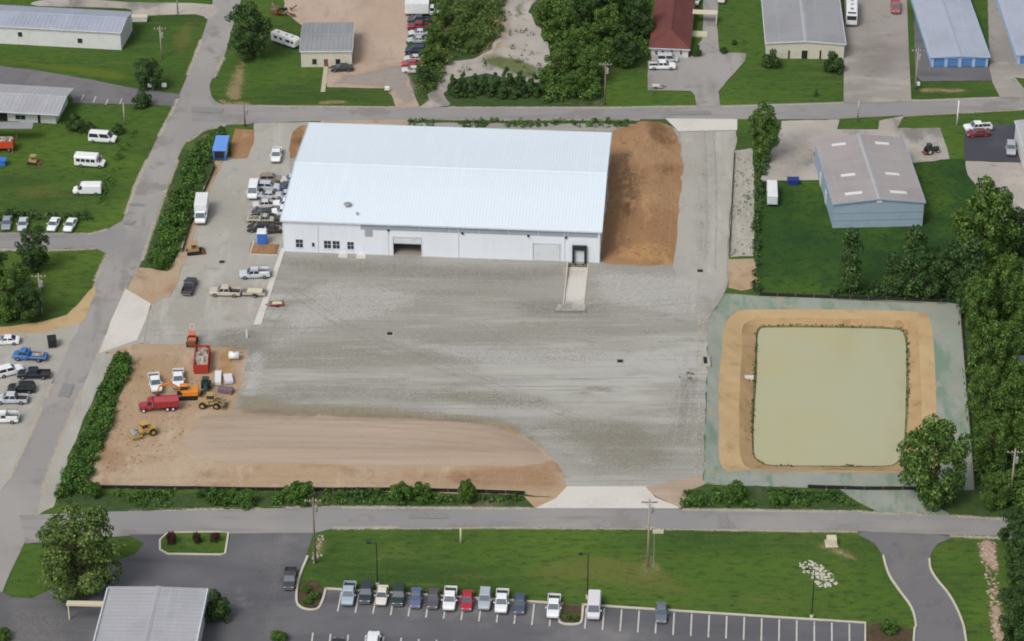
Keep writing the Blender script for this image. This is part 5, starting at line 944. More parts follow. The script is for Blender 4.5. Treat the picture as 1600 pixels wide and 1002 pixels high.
def v_roller(r):      # soil compactor with a front drum
    MB().box(-2.3, -.2, -.75, .75, .75, 1.6, .2, .08).build('engine_hood', YEL, r, .05); mach_cab(r, -.5, .5, .6, 1.3, 2.6, YEL); MB().box(.4, 1.0, -.5, .5, .7, 1.2).build('hitch', YEL, r)
    for s in (-1, 1): MB().box(.8, 2.9, s * 1.12 - .08, s * 1.12 + .08, .6, .95).build('drum_frame', YEL, r)
    MB().box(2.75, 2.95, -1.04, 1.04, .6, .95).build('drum_beam', YEL, r); MB().tube((1.9, -1.0, .75), (1.9, 1.0, .75), .74, .74, 20).build('drum', STEEL, r)
    for y in (-.85, .85): wheel(r, -1.4, y, .7, .5, YEL)
def v_excavator(r):
    for s in (-1, 1): MB().prism([(-1.9, .1), (1.9, .1), (2.15, .4), (1.95, .8), (-1.95, .8), (-2.15, .4)], s * 1.05 - .28, s * 1.05 + .28).build('track', TYRE, r)
    MB().box(-1.2, 1.2, -.8, .8, .5, .95).build('undercarriage', BLACKM, r); MB().box(-2.1, 1.0, -1.25, 1.25, 1.0, 1.95, .1, .06).build('house', ORA, r, .06); MB().box(-2.3, -1.6, -1.2, 1.2, 1.0, 2.1).build('counterweight', ORA, r, .08)
    mach_cab(r, -.1, 1.3, .5, 1.5, 2.9, ORA)
    for p, q, wd, nm in (((.9, -.4, 1.6), (3.4, -.4, 3.3), .38, 'boom'), ((3.4, -.4, 3.3), (5.4, -.4, 2.7), .34, 'boom'), ((5.4, -.4, 2.7), (6.1, -.4, 1.1), .28, 'stick')): MB().bar(p, q, wd * .8, wd).build(nm, ORA, r)
    MB().prism([(5.9, 1.2), (6.4, 1.1), (6.3, .4), (5.7, .1), (5.4, .35), (5.9, .55)], -.9, .1).build('bucket', plain('dark_bucket', (92, 80, 66)), r); MB().tube((1.6, -.4, 1.4), (3.2, -.4, 2.7), .09, .07, 8).build('ram', STEEL, r)
def v_tractor(r):
    MB().box(-.2, 2.0, -.42, .42, .8, 1.5, .06, .05).build('engine_hood', GREENM, r, .04); MB().box(-1.2, -.1, -.5, .5, .8, 1.2).build('rear_frame', GREENM, r); mach_cab(r, -1.2, -.2, .6, 1.1, 2.5, GREENM)
    for y in (-.8, .8): wheel(r, -.9, y, .78, .42, CREAM); wheel(r, 1.5, y * .9, .48, .28, CREAM)
    for y in (-.85, .85): MB().box(-1.4, -.3, y - .2, y + .2, 1.58, 1.66).build('mudguard', GREENM, r)
    MB().box(-2.4, -1.5, -.8, .8, .35, .6).build('implement', RUST, r, .03); MB().tube((.8, .2, 1.5), (.8, .2, 2.2), .05, .05, 8).build('exhaust', BLACKM, r)
def v_lift(r):       # rough terrain forklift
    MB().box(-1.9, .9, -.85, .85, .7, 1.5, .08, .06).build('chassis', ORA2, r, .05); mach_cab(r, -.8, .5, .7, 1.45, 2.5, ORA2); MB().box(-2.2, -1.6, -.8, .8, .7, 1.7).build('counterweight', RUST, r, .06)
    for y in (-.45, .45): MB().box(1.2, 1.4, y - .08, y + .08, .3, 4.0).build('mast_rail', CREAM, r); MB().box(1.4, 2.6, y - .08, y + .08, .18, .26).build('fork', BLACKM, r)
    for z in (1.1, 2.4, 3.9): MB().box(1.22, 1.38, -.37, .37, z, z + .12).build('mast_crossbar', CREAM, r)
    for x in (-1.3, .8):
        for y in (-.95, .95): wheel(r, x, y, .55, .38, ORA2)
def v_skid(r):       # tracked trencher left by the drive
    for s in (-1, 1): MB().prism([(-1.3, .08), (1.2, .08), (1.45, .35), (1.2, .62), (-1.3, .62), (-1.5, .35)], s * .75 - .2, s * .75 + .2).build('track', TYRE, r)
    MB().box(-1.2, .9, -.5, .5, .5, 1.3, .06, .04).build('engine_hood', YELT, r, .04); MB().box(-.5, .3, -.55, .55, 1.3, 1.42).build('seat_deck', RUST, r)
    for x in (-.6, .4):
        for y in (-.6, .55): MB().box(x, x + .06, y, y + .06, 1.3, 2.2).build('canopy_post', YELT, r)
    MB().box(-.8, .7, -.75, .75, 2.2, 2.28).build('canopy', YELT, r, .02); MB().prism([(1.3, .1), (2.1, .06), (2.0, .2), (1.6, .6), (1.3, .7)], -.95, .95).build('blade', RUST, r)
KIND = {'sedan': ('sedan', v_sedan, 'car'), 'suv': ('suv', v_suv, 'car'), 'pickup': ('pickup_truck', v_pickup, 'pickup'), 'van': ('passenger_van', v_van, 'van'), 'cargo': ('cargo_van', v_cargo, 'van'), 'bus': ('shuttle_bus', v_bus, 'bus'), 'boxtruck': ('box_truck', v_boxtruck, 'truck'), 'flatbed': ('flatbed_truck', v_flatbed, 'truck'),
        'service': ('service_truck', v_service, 'truck'), 'dump': ('dump_truck', v_dump, 'truck'), 'motorhome': ('motorhome', v_motorhome, 'motorhome'), 'camper': ('camper_trailer', v_camper, 'camper'), 'trailer': ('utility_trailer', v_trailer, 'trailer'), 'boxtrailer': ('box_trailer', v_boxtrailer, 'trailer'),
        'loader': ('wheel_loader', v_loader, 'loader'), 'roller': ('soil_compactor', v_roller, 'compactor'), 'excavator': ('excavator', v_excavator, 'excavator'), 'tractor': ('tractor', v_tractor, 'tractor'), 'lift': ('forklift', v_lift, 'forklift'), 'skid': ('tracked_machine', v_skid, 'machine')}
PROTO = {}
WHT, SIL, BLK, NAVY, RED = (244, 246, 248), (176, 182, 188), (34, 36, 40), (58, 70, 96), (170, 44, 52)
def V(kind, px, py, dx, dy, rgb, label, group=None, sc=1.0):
    nm, fn, cat = KIND[kind]; g = G(px, py); rz = head(px, py, dx, dy)
    if kind in PROTO:
        o = dup(PROTO[kind]); o.name = nm
        for k in list(o.keys()):
            if k == 'group': del o['group']
    else: o = empty(nm); fn(o); PROTO[kind] = o
    o.location = g; o.rotation_euler = (0, 0, rz); o.scale = (sc, sc, sc); c = alb(*rgb)
    for ch in o.children:
        ch.color = c
        for c2 in ch.children: c2.color = c
    return tag(o, label, cat, group)
ROW = 'cars parked along the bottom lawn'
for k, x, y, c, l in (('pickup', 545, 934, (172, 190, 204), 'pale blue pickup first from the left in the bottom parking row'), ('suv', 572, 933, (52, 58, 68), 'dark navy car second from the left in the bottom parking row'), ('sedan', 597, 936, (226, 222, 208), 'cream car third from the left in the bottom parking row'), ('suv', 623, 937, (44, 60, 58), 'dark green car fourth from the left in the bottom parking row'),
    ('sedan', 650, 940, (98, 110, 146), 'blue sedan fifth from the left in the bottom parking row'), ('sedan', 677, 941, (92, 84, 92), 'dull plum grey car left of the white pickup in the parking row'), ('pickup', 703, 942, WHT, 'white pickup just left of the red car in the parking row'), ('sedan', 730, 944, (178, 44, 58), 'red car in the bottom parking row'),
    ('suv', 757.5, 943, (176, 184, 194), 'silver car just right of the red car in the parking row'), ('pickup', 784, 946, WHT, 'white pickup left of the navy sedan in the parking row'), ('sedan', 812, 949, (76, 86, 108), 'navy sedan with an empty stall on its right'), ('pickup', 865, 954, WHT, 'white pickup just left of the small planted parking island'), ('cargo', 928, 956, (226, 224, 230), 'white van just right of the small planted parking island'), ('sedan', 1033, 963, (112, 118, 132), 'slate grey sedan parked alone at the right of the row')):
    V(k, x, y, lerp(-5, 1, (x - 508) / 844), 30, c, l, ROW)
V('suv', 583, 1009, 4, -30, WHT, 'white car cut by the bottom edge of the lot'); V('sedan', 527, 1018, 4, -30, (40, 42, 48), 'dark car barely seen at the bottom edge left of the white one')
V('pickup', 453, 910, -4, 30, (70, 72, 78), 'dark grey pickup driving in the bottom lot aisle', sc=.95)
VANS = 'white vans on the left lawn'
V('van', 161, 221, 30, 2, WHT, 'topmost white van with dark side windows on the left lawn', VANS); V('bus', 142, 259, 30, 2, WHT, 'white shuttle van with raised roof in the middle of the left lawn', VANS); V('cargo', 137, 302, -30, 0, WHT, 'plain white cargo van lowest on the left lawn', VANS)
G4 = 'cars along the side street'
V('sedan', 11, 353, -4, 20, (150, 158, 168), 'silver car first from the left by the side street', G4); V('sedan', 36, 355, -4, 20, (206, 212, 214), 'white car half behind the feathery evergreen by the side street', G4); V('sedan', 84, 355, -10, 20, WHT, 'white car second from the right by the side street', G4); V('sedan', 110, 356, -11, 20, WHT, 'white car nearest the left road by the side street', G4)
# gravel yard
YG = 'vehicles beside the warehouse'
V('pickup', 432, 247, -3, 20, WHT, 'white pickup alone at the top of the gravel drive', YG); V('van', 396, 304, -4, 20, WHT, 'white van left of the crowded rows beside the warehouse', YG)
V('boxtruck', 315, 340, -3, 20, WHT, 'white box truck at the left edge of the gravel drive', YG); V('skid', 304, 396, 20, -2, SIL, 'tan tracked machine at the left edge of the gravel drive', YG); V('pickup', 296, 452, 8, -20, (58, 68, 70), 'dark green pickup at the left of the gravel drive', YG)
V('service', 398, 433, -30, 1, (206, 216, 220), 'white service truck with ladder rack beside the concrete walk', YG); V('pickup', 352, 461, -30, -1, (206, 194, 180), 'beige pickup with trailer on the gravel drive', YG); V('trailer', 397, 461, -30, -1, (190, 180, 170), 'long beige trailer behind the beige pickup', YG)
V('trailer', 432, 478, -30, 1, (170, 60, 60), 'small trailer with white load right of the concrete walk', YG, .62)
for k_, y_, c_, col_, l_ in (
        ('suv', 284, 0, (150, 136, 120), 'tan car at the left of the topmost row beside the warehouse'),
        ('pickup', 284, 1, (206, 208, 204), 'white pickup against the warehouse in the topmost row'),
        ('suv', 297, 0, (200, 204, 212), 'silver car at the left of the second row beside the warehouse'),
        ('suv', 297, 1, (70, 80, 106), 'navy car against the warehouse in the second row'),
        ('sedan', 310, 0, (196, 198, 204), 'pale sedan at the left of the third row beside the warehouse'),
        ('pickup', 310, 1, (190, 200, 208), 'silver pickup against the warehouse in the third row'),
        ('pickup', 323, 0, (214, 212, 216), 'pale pickup at the left of the fourth row beside the warehouse'),
        ('suv', 323, 1, WHT, 'white car against the warehouse in the fourth row'),
        ('sedan', 336, 0, (70, 72, 74), 'dark sedan at the left of the fifth row beside the warehouse'),
        ('suv', 336, 1, WHT, 'white car against the warehouse in the fifth row'),
        ('flatbed', 348, 0, (186, 182, 162), 'pale flatbed truck two rows above the blue portable toilet'),
        ('pickup', 350, 1, (80, 76, 70), 'brown pickup right of the pale flatbed truck'),
        ('suv', 361, 0, (56, 50, 52), 'black car left of the dark flatbed by the blue portable toilet'),
        ('flatbed', 363, 1, (66, 60, 56), 'dark flatbed truck behind the blue portable toilet'),
        ):
    V(k_, (424 - (y_ - 284) * .25) if c_ == 0 else (457 - (y_ - 284) * .31), y_ + random.uniform(-1, 1), random.choice((-30, 30)), random.uniform(-1, 1.5), col_, l_, YG, .86 if k_ in ('pickup', 'flatbed') else .95)
# worksite
WG = 'machines on the worksite dirt'
V('pickup', 243, 604, 5, 22, WHT, 'white pickup left of two on the worksite dirt'); V('pickup', 279, 598, 0, 22, WHT, 'white pickup right of two on the worksite dirt'); V('dump', 247, 641, -30, 2, (168, 56, 66), 'red dump truck on the worksite dirt', WG, .8)
V('excavator', 293, 622, -30, 1, (226, 140, 44), 'orange excavator behind the red dump truck', WG, .85); V('roller', 226, 681, -26, 7, (198, 160, 84), 'yellow soil compactor below the red dump truck', WG, .9); V('loader', 330, 636, 30, 1, (176, 150, 104), 'tan wheel loader at the edge of the graded pad', WG, .85); V('tractor', 322, 611, -3, 20, (52, 76, 70), 'dark green tractor above the tan wheel loader', WG, .85); V('lift', 301, 537, 3, -20, (214, 120, 88), 'orange forklift at the edge of the gravel above the red dumpster', WG, .85)
# left gravel lot
LG = 'vehicles in the left gravel lot'
V('sedan', 10, 537, -30, 1, WHT, 'white sedan at the top of the left gravel lot', LG); V('flatbed', 47, 562, -30, -2, (66, 124, 190), 'bright blue flatbed truck in the left gravel lot', LG); V('suv', 16, 585, 24, -6, WHT, 'white car left of the long black pickup in the left lot', LG); V('pickup', 53, 590, -30, 0, (28, 34, 44), 'black pickup below the blue flatbed truck', LG); V('suv', 34, 612, -30, 0, (26, 28, 32), 'black car behind the silver pickup in the left lot', LG); V('pickup', 18, 629, -30, 0, (200, 204, 214), 'silver pickup in front of the black car in the left lot', LG); V('service', 4, 659, -30, 0, WHT, 'white truck lowest in the left gravel lot', LG)
# top row
TG = 'vehicles in the top car row'
V('boxtruck', 662, 24, 30, 0, WHT, 'white box truck at the top of the top car row', TG)
for q in (('pickup', 655, 35, (60, 74, 82), 'dark teal pickup below the white box truck'), ('pickup', 655, 45, (150, 40, 56), 'maroon pickup in the top car row'), ('sedan', 654, 55, (214, 214, 220), 'white car below the maroon pickup'), ('sedan', 652, 66, (186, 194, 202), 'silver car in the middle of the top car row'), ('suv', 649, 82, (56, 62, 88), 'navy car in the top car row'), ('sedan', 647, 95, (206, 206, 206), 'white car just above the red car in the top row'), ('sedan', 643, 103, (190, 70, 76), 'red car near the lower end of the top row'), ('sedan', 644, 113, (212, 210, 204), 'white car lowest in the top car row')):
    V(q[0], q[1], q[2], -30, 0, q[3], q[4], TG, .92)
V('camper', 447, 70, 26, 9, WHT, 'white camper trailer between the big dark tree and beige office', sc=.8); V('sedan', 534, 111, -30, 1, (44, 52, 52), 'dark car in front of the beige office')
V('pickup', 1035, 108, 30, 0, WHT, 'white pickup in front of the red roofed house'); V('van', 1043, 97, 30, 0, (206, 210, 212), 'white van close to the red roofed house front', sc=.8); V('trailer', 1026, 138, 30, 1, (180, 184, 186), 'small grey trailer at the corner of the red house drive', sc=.62)
V('van', 1086, 4, -2, 20, WHT, 'white van cut by the top edge right of the red house', sc=.9); V('suv', 1127, 1, -2, 20, (206, 196, 188), 'beige car cut by the top edge beside the red house drive', sc=.9)
V('motorhome', 1330, 28, 0, 20, WHT, 'long white motorhome on the concrete lot', sc=.98); V('pickup', 1399, 16, 1, 20, (172, 92, 92), 'faded red pickup at the top of the concrete lot'); 
V('pickup', 1527, 204, -30, 2, WHT, 'white pickup at the top left of the new asphalt lot'); V('sedan', 1528, 213, -30, 2, (130, 46, 50), 'dark red car below the white pickup on the new asphalt lot'); V('suv', 1579, 238, 1, 20, (176, 180, 186), 'silver car on the right of the new asphalt lot')
V('boxtrailer', 1206, 312, -1, -20, WHT, 'white box trailer beside the dark hedge', sc=.85); V('boxtrailer', 1574, 410, -4, 20, WHT, 'white box trailer among trees at the right edge', sc=.62); V('suv', 1594, 578, 2, 20, (120, 126, 140), 'grey car glimpsed between trees at the right edge'); V('tractor', 1455, 240, 20, -4, SIL, 'dark tractor on the concrete lot right of the blue building', sc=.8); V('skid', 53, 256, 20, 3, SIL, 'tan tracked machine on the left lawn', sc=.8)
# ================================================================== STREET FURNITURE AND SMALL THINGS
def utility_pole(px, py, h, label, m=WOOD, arm=True, trafo=True, rz=0.0, group='utility poles'):
    r = empty('utility_pole', G(px, py), rz); MB().tube((0, 0, -.2), (0, 0, h), .19, .12, 10).build('pole', m, r, 0, True)
    if arm:
        a = MB().box(-1.3, 1.3, -.08, .08, h - .75, h - .6).build('crossarm', WOOD, r)
        for x in (-1.15, -.45, .45, 1.15): MB().tube((x, 0, h - .6), (x, 0, h - .38), .07, .05, 8).build('insulator', WHITE, a)
        MB().bar((-.8, .05, h - .7), (0, .05, h - 1.5), .05, .05).build('brace', STEEL, a); MB().bar((.8, .05, h - .7), (0, .05, h - 1.5), .05, .05).build('brace', STEEL, a)
    if trafo: t = MB().tube((.42, -.1, h - 2.6), (.42, -.1, h - 1.6), .28, .28, 12).build('transformer', STEEL, r); MB().tube((.42, -.1, h - 1.597), (.42, -.1, h - 1.35), .06, .04, 8).build('bushing', WHITE, t)
    return tag(r, label, 'pole', group)
def lamp_post(px, py, h, label, m=BLACKM, heads=1, group='parking lot lamps', rz=0.0):
    r = empty('street_lamp', G(px, py), rz); MB().tube((0, 0, 0), (0, 0, .6), .28, .28, 12).build('base', KERB, r); MB().tube((0, 0, .6), (0, 0, h), .1, .07, 8).build('pole', m, r)
    MB().bar((0, 0, h - .1), (-.9, 0, h), .08, .08).build('arm', m, r); hd = MB().box(-1.5, -.8, -.22, .22, h - .05, h + .15, .05, .05).build('lamp_head', m, r); MB().box(-1.4, -.9, -.17, .17, h - .08, h - .053).build('lens', LAMP, hd)
    return tag(r, label, 'lamp', group)
utility_pole(253, 92, 7.6, 'bleached pole with grey boxes on the top left lawn', WOODL); utility_pole(383, 198, 5.4, 'dark pole with pale top at the left road junction', WOOD, False); utility_pole(195, 195, 5.0, 'bleached short pole behind the topmost white van', WOODL, False, False)
utility_pole(66, 492, 8.6, 'bleached pole with transformer on the left lawn above the gravel lot', WOODL); utility_pole(493, 880, 12.5, 'wooden street pole at the left end of the bottom lawn', WOOD); utility_pole(1012, 886, 13.0, 'wooden street pole opposite the concrete street apron', WOODL); utility_pole(945, 164, 9.8, 'pole with transformer in front of the top wood', WOOD)
utility_pole(1340, 190, 4.6, 'thin pole on the small grass island of the rear road', STEEL, False, False); utility_pole(1430, 140, 9.5, 'pole with transformer left of the storage units', WOODL); utility_pole(1495, 196, 5.6, 'pale slim pole beside the new asphalt lot', WHITE, False, False); utility_pole(1578, 782, 10.0, 'pole at the tip of the right wood', WOODL); utility_pole(278, 22, 6.0, 'thin pole beside the top left driveway', STEEL, False, False); utility_pole(720, 849, 3.0, 'short white post on the bottom lawn by the street', CREAM, False, False)
lamp_post(590, 916, 8.2, 'black lamp post above the left half of the parking row'); lamp_post(918, 935, 8.4, 'black lamp post beside the small planted parking island'); lamp_post(1268, 966, 9.2, 'black lamp post below the patch of white stones')
r = empty('sign_board', G(1021, 888), 0); MB().tube((0, 0, 0), (0, 0, 7.2), .07, .06, 8).build('post', STEEL, r); MB().box(-.3, 1.4, -.1, .1, 6.7, 7.3).build('panel', CREAM, r); tag(r, 'cream panel on a thin post beside the wooden street pole', 'sign')
# skip, toilets, tanks, pallets
def skip(px, py, dx, dy, m, L, wd, h, label):
    r = empty('dumpster', G(px, py), head(px, py, dx, dy)); 
    for s in (-1, 1): MB().box(-L / 2, L / 2, s * wd / 2 - .05, s * wd / 2 + .05, .15, h).build('side', m, r)
    MB().box(L / 2 - .1, L / 2, -wd / 2 + .05, wd / 2 - .05, .15, h).build('front', m, r); MB().box(-L / 2, -L / 2 + .1, -wd / 2 + .05, wd / 2 - .05, .15, h).build('rear_gate', m, r); MB().box(-L / 2 + .1, L / 2 - .1, -wd / 2 + .05, wd / 2 - .05, .15, .3).build('floor', m, r)
    for k in range(6):
        for s in (-1, 1): MB().box(-L / 2 + .5 + k * (L - 1) / 5 - .07, -L / 2 + .5 + k * (L - 1) / 5 + .07, s * (wd / 2 + .11) - .05, s * (wd / 2 + .11) + .05, .15, h - .02).build('rib', m, r)
    rg = random.Random(3); vs = []; 
    de = MB(); n = 14; g_ = [[(lerp(-L / 2 + .12, L / 2 - .12, i / n), lerp(-wd / 2 + .06, wd / 2 - .06, j / 6), h * .72 + rg.uniform(-.15, .35)) for j in range(7)] for i in range(n + 1)]
    de.add([p for q in g_ for p in q], [(i * 7 + j, i * 7 + j + 1, (i + 1) * 7 + j + 1, (i + 1) * 7 + j) for i in range(n) for j in range(6)]); de.build('debris', DEBRIS, r)
    return tag(r, label, 'dumpster')
skip(316, 570, -2, 20, REDD, 6.6, 2.4, 1.9, 'open red dumpster full of pale debris on the worksite')
r = empty('portable_toilet', G(410, 380), 0); MB().box(-.7, .7, -.7, .7, 0, 2.2, .03, .03).build('cabin', BLUEP, r, .04); MB().box(-.75, .75, -.75, .75, 2.2, 2.45, .12, .12).build('roof', WHITE, r); MB().box(-.4, .4, -.74, -.705, .15, 2.0).build('door', BLUEP, r); MB().tube((.5, .5, 2.2), (.5, .5, 2.9), .06, .06, 8).build('vent_pipe', WHITE, r); r.scale = (1.25, 1.25, 1.1); tag(r, 'blue portable toilet with white roof on the bare planting bed', 'toilet')
r = empty('storage_trailer', G(346, 241), head(346, 241, 5, -20)); 
MB().box(-3.2, 3.2, -1.25, 1.25, .5, 2.4, .02, .02).build('body', BLUEP, r, .05); MB().box(-3.3, 3.3, -1.35, 1.35, 2.4, 2.5).build('roof', plain('sky_blue_roof', (110, 158, 232)), r); MB().box(-3.24, -3.203, -.95, .95, .7, 2.2).build('rear_opening', DARK, r); MB().box(-2.9, -.4, -1.33, -1.27, 1.0, 2.2).build('side_panel', WHITE, r)
for y in (-1.1, 1.1): wheel(r, -.4, y, .4, .22)
tag(r, 'bright blue box trailer on bare ground by the road junction', 'trailer')
r = empty('water_tank', G(366, 562)); MB().tube((-.9, 0, .75), (.9, 0, .75), .7, .7, 14).build('tank', WHITE, r, 0, True); MB().box(-.9, -.7, -.6, .6, 0, .4).build('cradle', STEEL, r); MB().box(.7, .9, -.6, .6, 0, .4).build('cradle', STEEL, r); MB().tube((0, 0, 1.4), (0, 0, 1.6), .22, .22, 10).build('lid', STEEL, r); tag(r, 'small white tank on the worksite by the gravel edge', 'tank')
def crate(px, py, dx, dy, L, wd, h, m, label):
    r = empty('material_stack', G(px, py), head(px, py, dx, dy)); MB().box(-L / 2, L / 2, -wd / 2, wd / 2, .14, h).build('sheets', m, r, .03)
    for k in (-.4, 0, .4): MB().box(L * k - .06, L * k + .06, -wd / 2, wd / 2, 0, .137).build('bearer', WOOD, r)
    return tag(r, label, 'stack')
crate(341, 595, -1, 20, 3.8, 1.1, .8, WHITE, 'tall white stack of sheets left of two on the worksite'); crate(357, 596, 4, 20, 2.6, 1.5, .7, plain('wrapped_white', (222, 216, 224), .5), 'crumpled white bundle right of two on the worksite'); crate(353, 614, 20, 3, 2.6, 1.2, .9, PURP, 'dull mauve steel stack above the tan wheel loader')
r = empty('refuse_bin', G(82, 541), head(82, 541, 3, 20)); MB().box(-1.0, 1.0, -.75, .75, .15, 1.5, .06, .06).build('body', BLACKM, r, .04); MB().box(-1.05, 1.05, -.8, .8, 1.5, 1.62).build('lid', BLACKM, r); [MB().tube((x, -.5, .1), (x, .5, .1), .1, .1, 8).build('caster', STEEL, r) for x in (-.8, .8)]; tag(r, 'black refuse bin alone at the top of the left gravel lot', 'bin')
r = empty('marker_post', G(386, 528)); MB().tube((0, 0, 0), (0, 0, 1.6), .16, .16, 10).build('post', WHITE, r); MB().tube((0, 0, 1.6), (0, 0, 1.75), .18, .1, 10).build('cap', CREAM, r); tag(r, 'short white post below the end of the concrete walk', 'post')
r = empty('tarp_stack', G(1239, 287)); MB().box(-1.1, 1.1, -.8, .8, 0, 1.0, .06, .06).build('body', BLUED, r, .06); MB().box(-1.15, 1.15, -.85, .85, 1.0, 1.08).build('lid', BLUED, r); tag(r, 'navy blue bin on the edge of the concrete lot', 'bin')
r = empty('scrap_crate', G(1279, 252)); MB().box(-1, 1, -.8, .8, .1, 1.3).build('body', CREAM, r, .05); MB().box(-1.05, 1.05, -.85, .85, 1.3, 1.4).build('lid', RUST, r); tag(r, 'cream crate at left wall of the blue metal building', 'crate')
# open shelter with a red vehicle at the left edge
r = empty('open_shelter', G(-8, 236), 0)
for x in (-7, 3.6):
    for y in (-1, 4.6): MB().box(x, x + .15, y, y + .15, 0, 3.2).build('post', WOOD, r)
MB().box(-7.5, 7.2, 3.2, 6.0, 3.25, 3.4).build('roof', ROOF_D, r); tag(r, 'grey roofed open shelter at the left edge of the lawn', 'shelter')
r = empty('farm_wagon', G(6, 234), 0); MB().box(-3.6, 2.2, -1.1, 1.1, .8, 2.2, .03, .03).build('box', plain('orange_red', (206, 74, 40)), r, .04); MB().box(-3.4, 2.0, -.95, .95, 2.203, 2.5).build('load', DEBRIS, r, .1); [wheel(r, x, y, .42, .25) for x in (-2.4, 1.2) for y in (-1.0, 1.0)]; tag(r, 'orange red wagon below the shelter at the left edge', 'wagon')
r = empty('plastic_skip', G(0, 258), 0); MB().box(-1.4, 1.2, -.8, .8, .1, 1.2, .1, .08).build('body', BLUEP, r, .05); MB().box(-1.5, 1.3, -.9, .9, 1.2, 1.28).build('rim', BLUEP, r); tag(r, 'bright blue bin at the left edge below the wagon', 'bin')
r = empty('culvert_end', G(1170, 581)); MB().box(-.9, .9, -.5, .5, -1.2, .25).build('headwall', CONC, r); MB().tube((0, -.52, -.35), (0, -.9, -.4), .4, .4, 12).build('pipe', DARK, r); tag(r, 'concrete pipe outlet on the left pond bench', 'culvert')
r = empty('drain_inlet', G(1104, 566)); MB().box(-.5, .6, -1.5, 1.5, -.2, .35).build('box', CONC_OLD, r); MB().box(-.55, .1, -1.1, 1.1, .352, .38).build('opening', DARK, r); tag(r, 'dark drain inlet between gravel yard and pond bank', 'drain')
for px, py, l in ((609, 522, 'small square drain grate left in the gravel yard'), (969, 565, 'small square drain grate right in the gravel yard'), (1094, 424, 'small drain grate on the drive right of the warehouse'), (347, 410, 'small drain grate on the gravel drive left of the walk')):
    r = empty('drain_grate', G(px, py)); MB().box(-.7, .7, -.7, .7, -.1, .05).build('collar', CONC_OLD, r); g_ = MB().box(-.5, .5, -.5, .5, .053, .07).build('grate', DARK, r); tag(r, l, 'drain', 'yard drain grates')
r = empty('transformer_box', G(1299, 850)); MB().box(-1.0, 1.0, -1.0, 1.0, 0, .12).build('pad', KERB, r); MB().box(-.8, .8, -.7, .7, .12, 1.3, .03, .03).build('cabinet', CREAM, r, .03); tag(r, 'cream utility box on the bottom lawn near the access road', 'cabinet')
for px, py, l in ((235, 140, 'left of two white mailboxes at the left lot entrance'), (257, 140, 'right of two white mailboxes at the left lot entrance'), (605, 145, 'white box on the grass at the sandy lot entrance'), (1433, 138, 'small white box at the foot of the storage unit pole')):
    r = empty('mailbox', G(px, py)); MB().tube((0, 0, 0), (0, 0, .7), .08, .08, 8).build('post', WOOD, r); MB().box(-.5, .5, -.4, .4, .7, 1.4, .03, .03).build('box', WHITE, r, .05); tag(r, l, 'mailbox')
# silt fences
def silt(px, label):
    pts = resample(PP(px), 3.0, False); r = empty('silt_fence', (0, 0, 0)); 
    for i, p in enumerate(pts):
        z = gz(p.x, p.y); MB().box(p.x - .04, p.x + .04, p.y - .04, p.y + .04, z - .1, z + .85).build('stake', WOOD, r)
        if i:
            a = pts[i - 1]; za = gz(a.x, a.y); t = (p - a).normalized() * .05; n_ = Vector((-t.y, t.x, 0)) * .5
            MB().add([(a.x + t.x + n_.x, a.y + t.y + n_.y, za), (p.x - t.x + n_.x, p.y - t.y + n_.y, z), (p.x - t.x + n_.x, p.y - t.y + n_.y, z + .7), (a.x + t.x + n_.x, a.y + t.y + n_.y, za + .7), (a.x + t.x - n_.x, a.y + t.y - n_.y, za), (p.x - t.x - n_.x, p.y - t.y - n_.y, z), (p.x - t.x - n_.x, p.y - t.y - n_.y, z + .7), (a.x + t.x - n_.x, a.y + t.y - n_.y, za + .7)], [(0, 1, 2, 3), (7, 6, 5, 4), (0, 4, 5, 1), (1, 5, 6, 2), (2, 6, 7, 3), (3, 7, 4, 0)]).build('fabric', FENCE, r)
    return tag(r, label, 'fence', 'black silt fences')
silt([(1184, 450), (1186, 462), (1300, 467), (1499, 473)], 'black silt fence along the top of the pond bank'); silt([(1262, 763), (1350, 766), (1440, 766)], 'black silt fence below the pond'); silt([(150, 763.5), (400, 767), (640, 768), (820, 773)], 'black silt fence below the graded dirt pad'); silt([(1500, 475), (1508, 570), (1524, 768)], 'black silt fence along the right wood'); silt([(1147, 240), (1143, 320), (1139, 400)], 'black silt fence beside the drive right of the warehouse'); silt([(285, 395), (300, 345), (336, 262)], 'black silt fence along the upper roadside thicket')
# loose stones, clods and weeds: nobody could count them
def rocks(name, px, n, r, m, label, seed, z=0.0, flat=.5):
    rg = random.Random(seed); poly = PP(px); xs = [p.x for p in poly]; ys = [p.y for p in poly]; mb = MB(); k = 0
    while k < n:
        q = Vector((rg.uniform(min(xs), max(xs)), rg.uniform(min(ys), max(ys)), 0))
        if not inside(q, poly): continue
        k += 1; s = rg.uniform(*r) * (.5 + rg.random()); zz = gz(q.x, q.y); pts = [Vector((math.cos(a) * rg.uniform(.7, 1.1), math.sin(a) * rg.uniform(.7, 1.1), 0)) * s for a in (0, 1.25, 2.5, 3.77, 5.0)]
        mb.add([q + p + Vector((0, 0, zz - .05)) for p in pts] + [q + p * .6 + Vector((0, 0, zz + s * flat * rg.uniform(.6, 1.2))) for p in pts], [(0, 1, 6, 5), (1, 2, 7, 6), (2, 3, 8, 7), (3, 4, 9, 8), (4, 0, 5, 9), (5, 6, 7, 8, 9)])
    o = mb.build(name, m); return tag(o, label, 'rocks', kind='stuff')
rocks('loose_rocks', [(1151, 238), (1175, 236), (1178, 300), (1177, 398), (1142, 400), (1145, 330)], 260, (.12, .42), STONE, 'pale broken rock strewn along the strip right of the warehouse', 1)
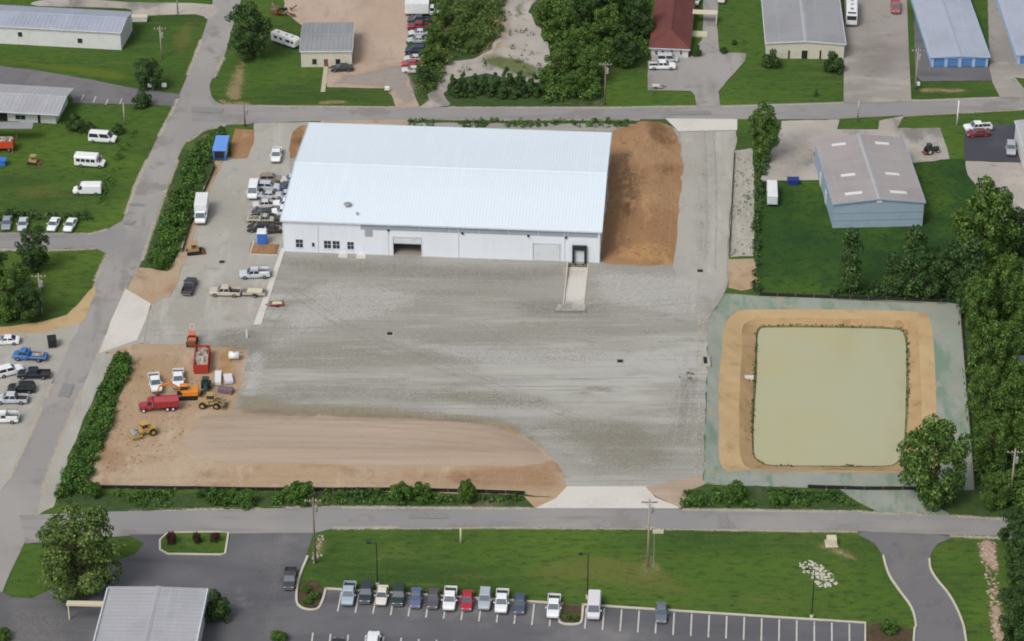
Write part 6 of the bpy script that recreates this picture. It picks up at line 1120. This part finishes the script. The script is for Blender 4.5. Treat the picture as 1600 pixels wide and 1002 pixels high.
rocks('loose_rocks', [(1248, 880), (1262, 875), (1285, 884), (1303, 898), (1308, 914), (1296, 920), (1280, 917), (1268, 905), (1256, 896)], 200, (.08, .36), plain('white_stone', (200, 194, 184), .9, var=.15), 'patch of white stones on the bottom lawn by the lamp post', 2, flat=.3)
rocks('loose_rocks', [(1528, 848), (1556, 848), (1560, 900), (1572, 1010), (1552, 1010), (1540, 900)], 260, (.1, .34), plain('pink_stone', (186, 164, 148), .9, var=.2), 'strip of pinkish stones beside the bottom right trees', 3, flat=.4)
rocks('clods', [(960, 215), (1050, 205), (1060, 330), (1048, 410), (945, 405)], 500, (.08, .25), CLOD, 'loose soil clods on the bare bank right of the warehouse', 4)
rocks('clods', [(170, 560), (380, 550), (360, 640), (300, 640), (270, 720), (160, 750)], 600, (.06, .2), CLOD, 'loose soil clods on the worksite dirt', 5)
rocks('loose_rocks', [(1090, 470), (1102, 490), (1098, 560), (1092, 740), (1086, 740), (1090, 600)], 260, (.08, .25), STONE, 'loose gravel along the right edge of the yard', 6)
rocks('loose_rocks', [(495, 865), (507, 840), (500, 835), (488, 862), (490, 880), (506, 868)], 60, (.12, .3), STONE, 'loose stones at the foot of the wooden street pole', 7)

r = empty('scrap_heap', G(449, 22)); rg_ = random.Random(5)
for k in range(14):
    x, y = rg_.uniform(-2.6, 2.6), rg_.uniform(-2, 2); MB().bar((x, y, rg_.uniform(.1, .5)), (x + rg_.uniform(-1.6, 1.6), y + rg_.uniform(-1.2, 1.2), rg_.uniform(.4, 1.4)), rg_.uniform(.2, .7), rg_.uniform(.1, .5)).build('scrap_piece', rg_.choice([RUST, WOOD, BLACKM, BROWN]), r)
tag(r, 'rusty scrap heap beside the big dark tree at the top', 'scrap')
r = empty('storage_crate', G(216, 33)); MB().box(-2, 2, -.8, .8, .1, 1.1).build('body', WHITE, r, .05); MB().box(-2.05, 2.05, -.85, .85, 1.1, 1.2).build('lid', CREAM, r); tag(r, 'low white crate behind the end of the long white building', 'crate')
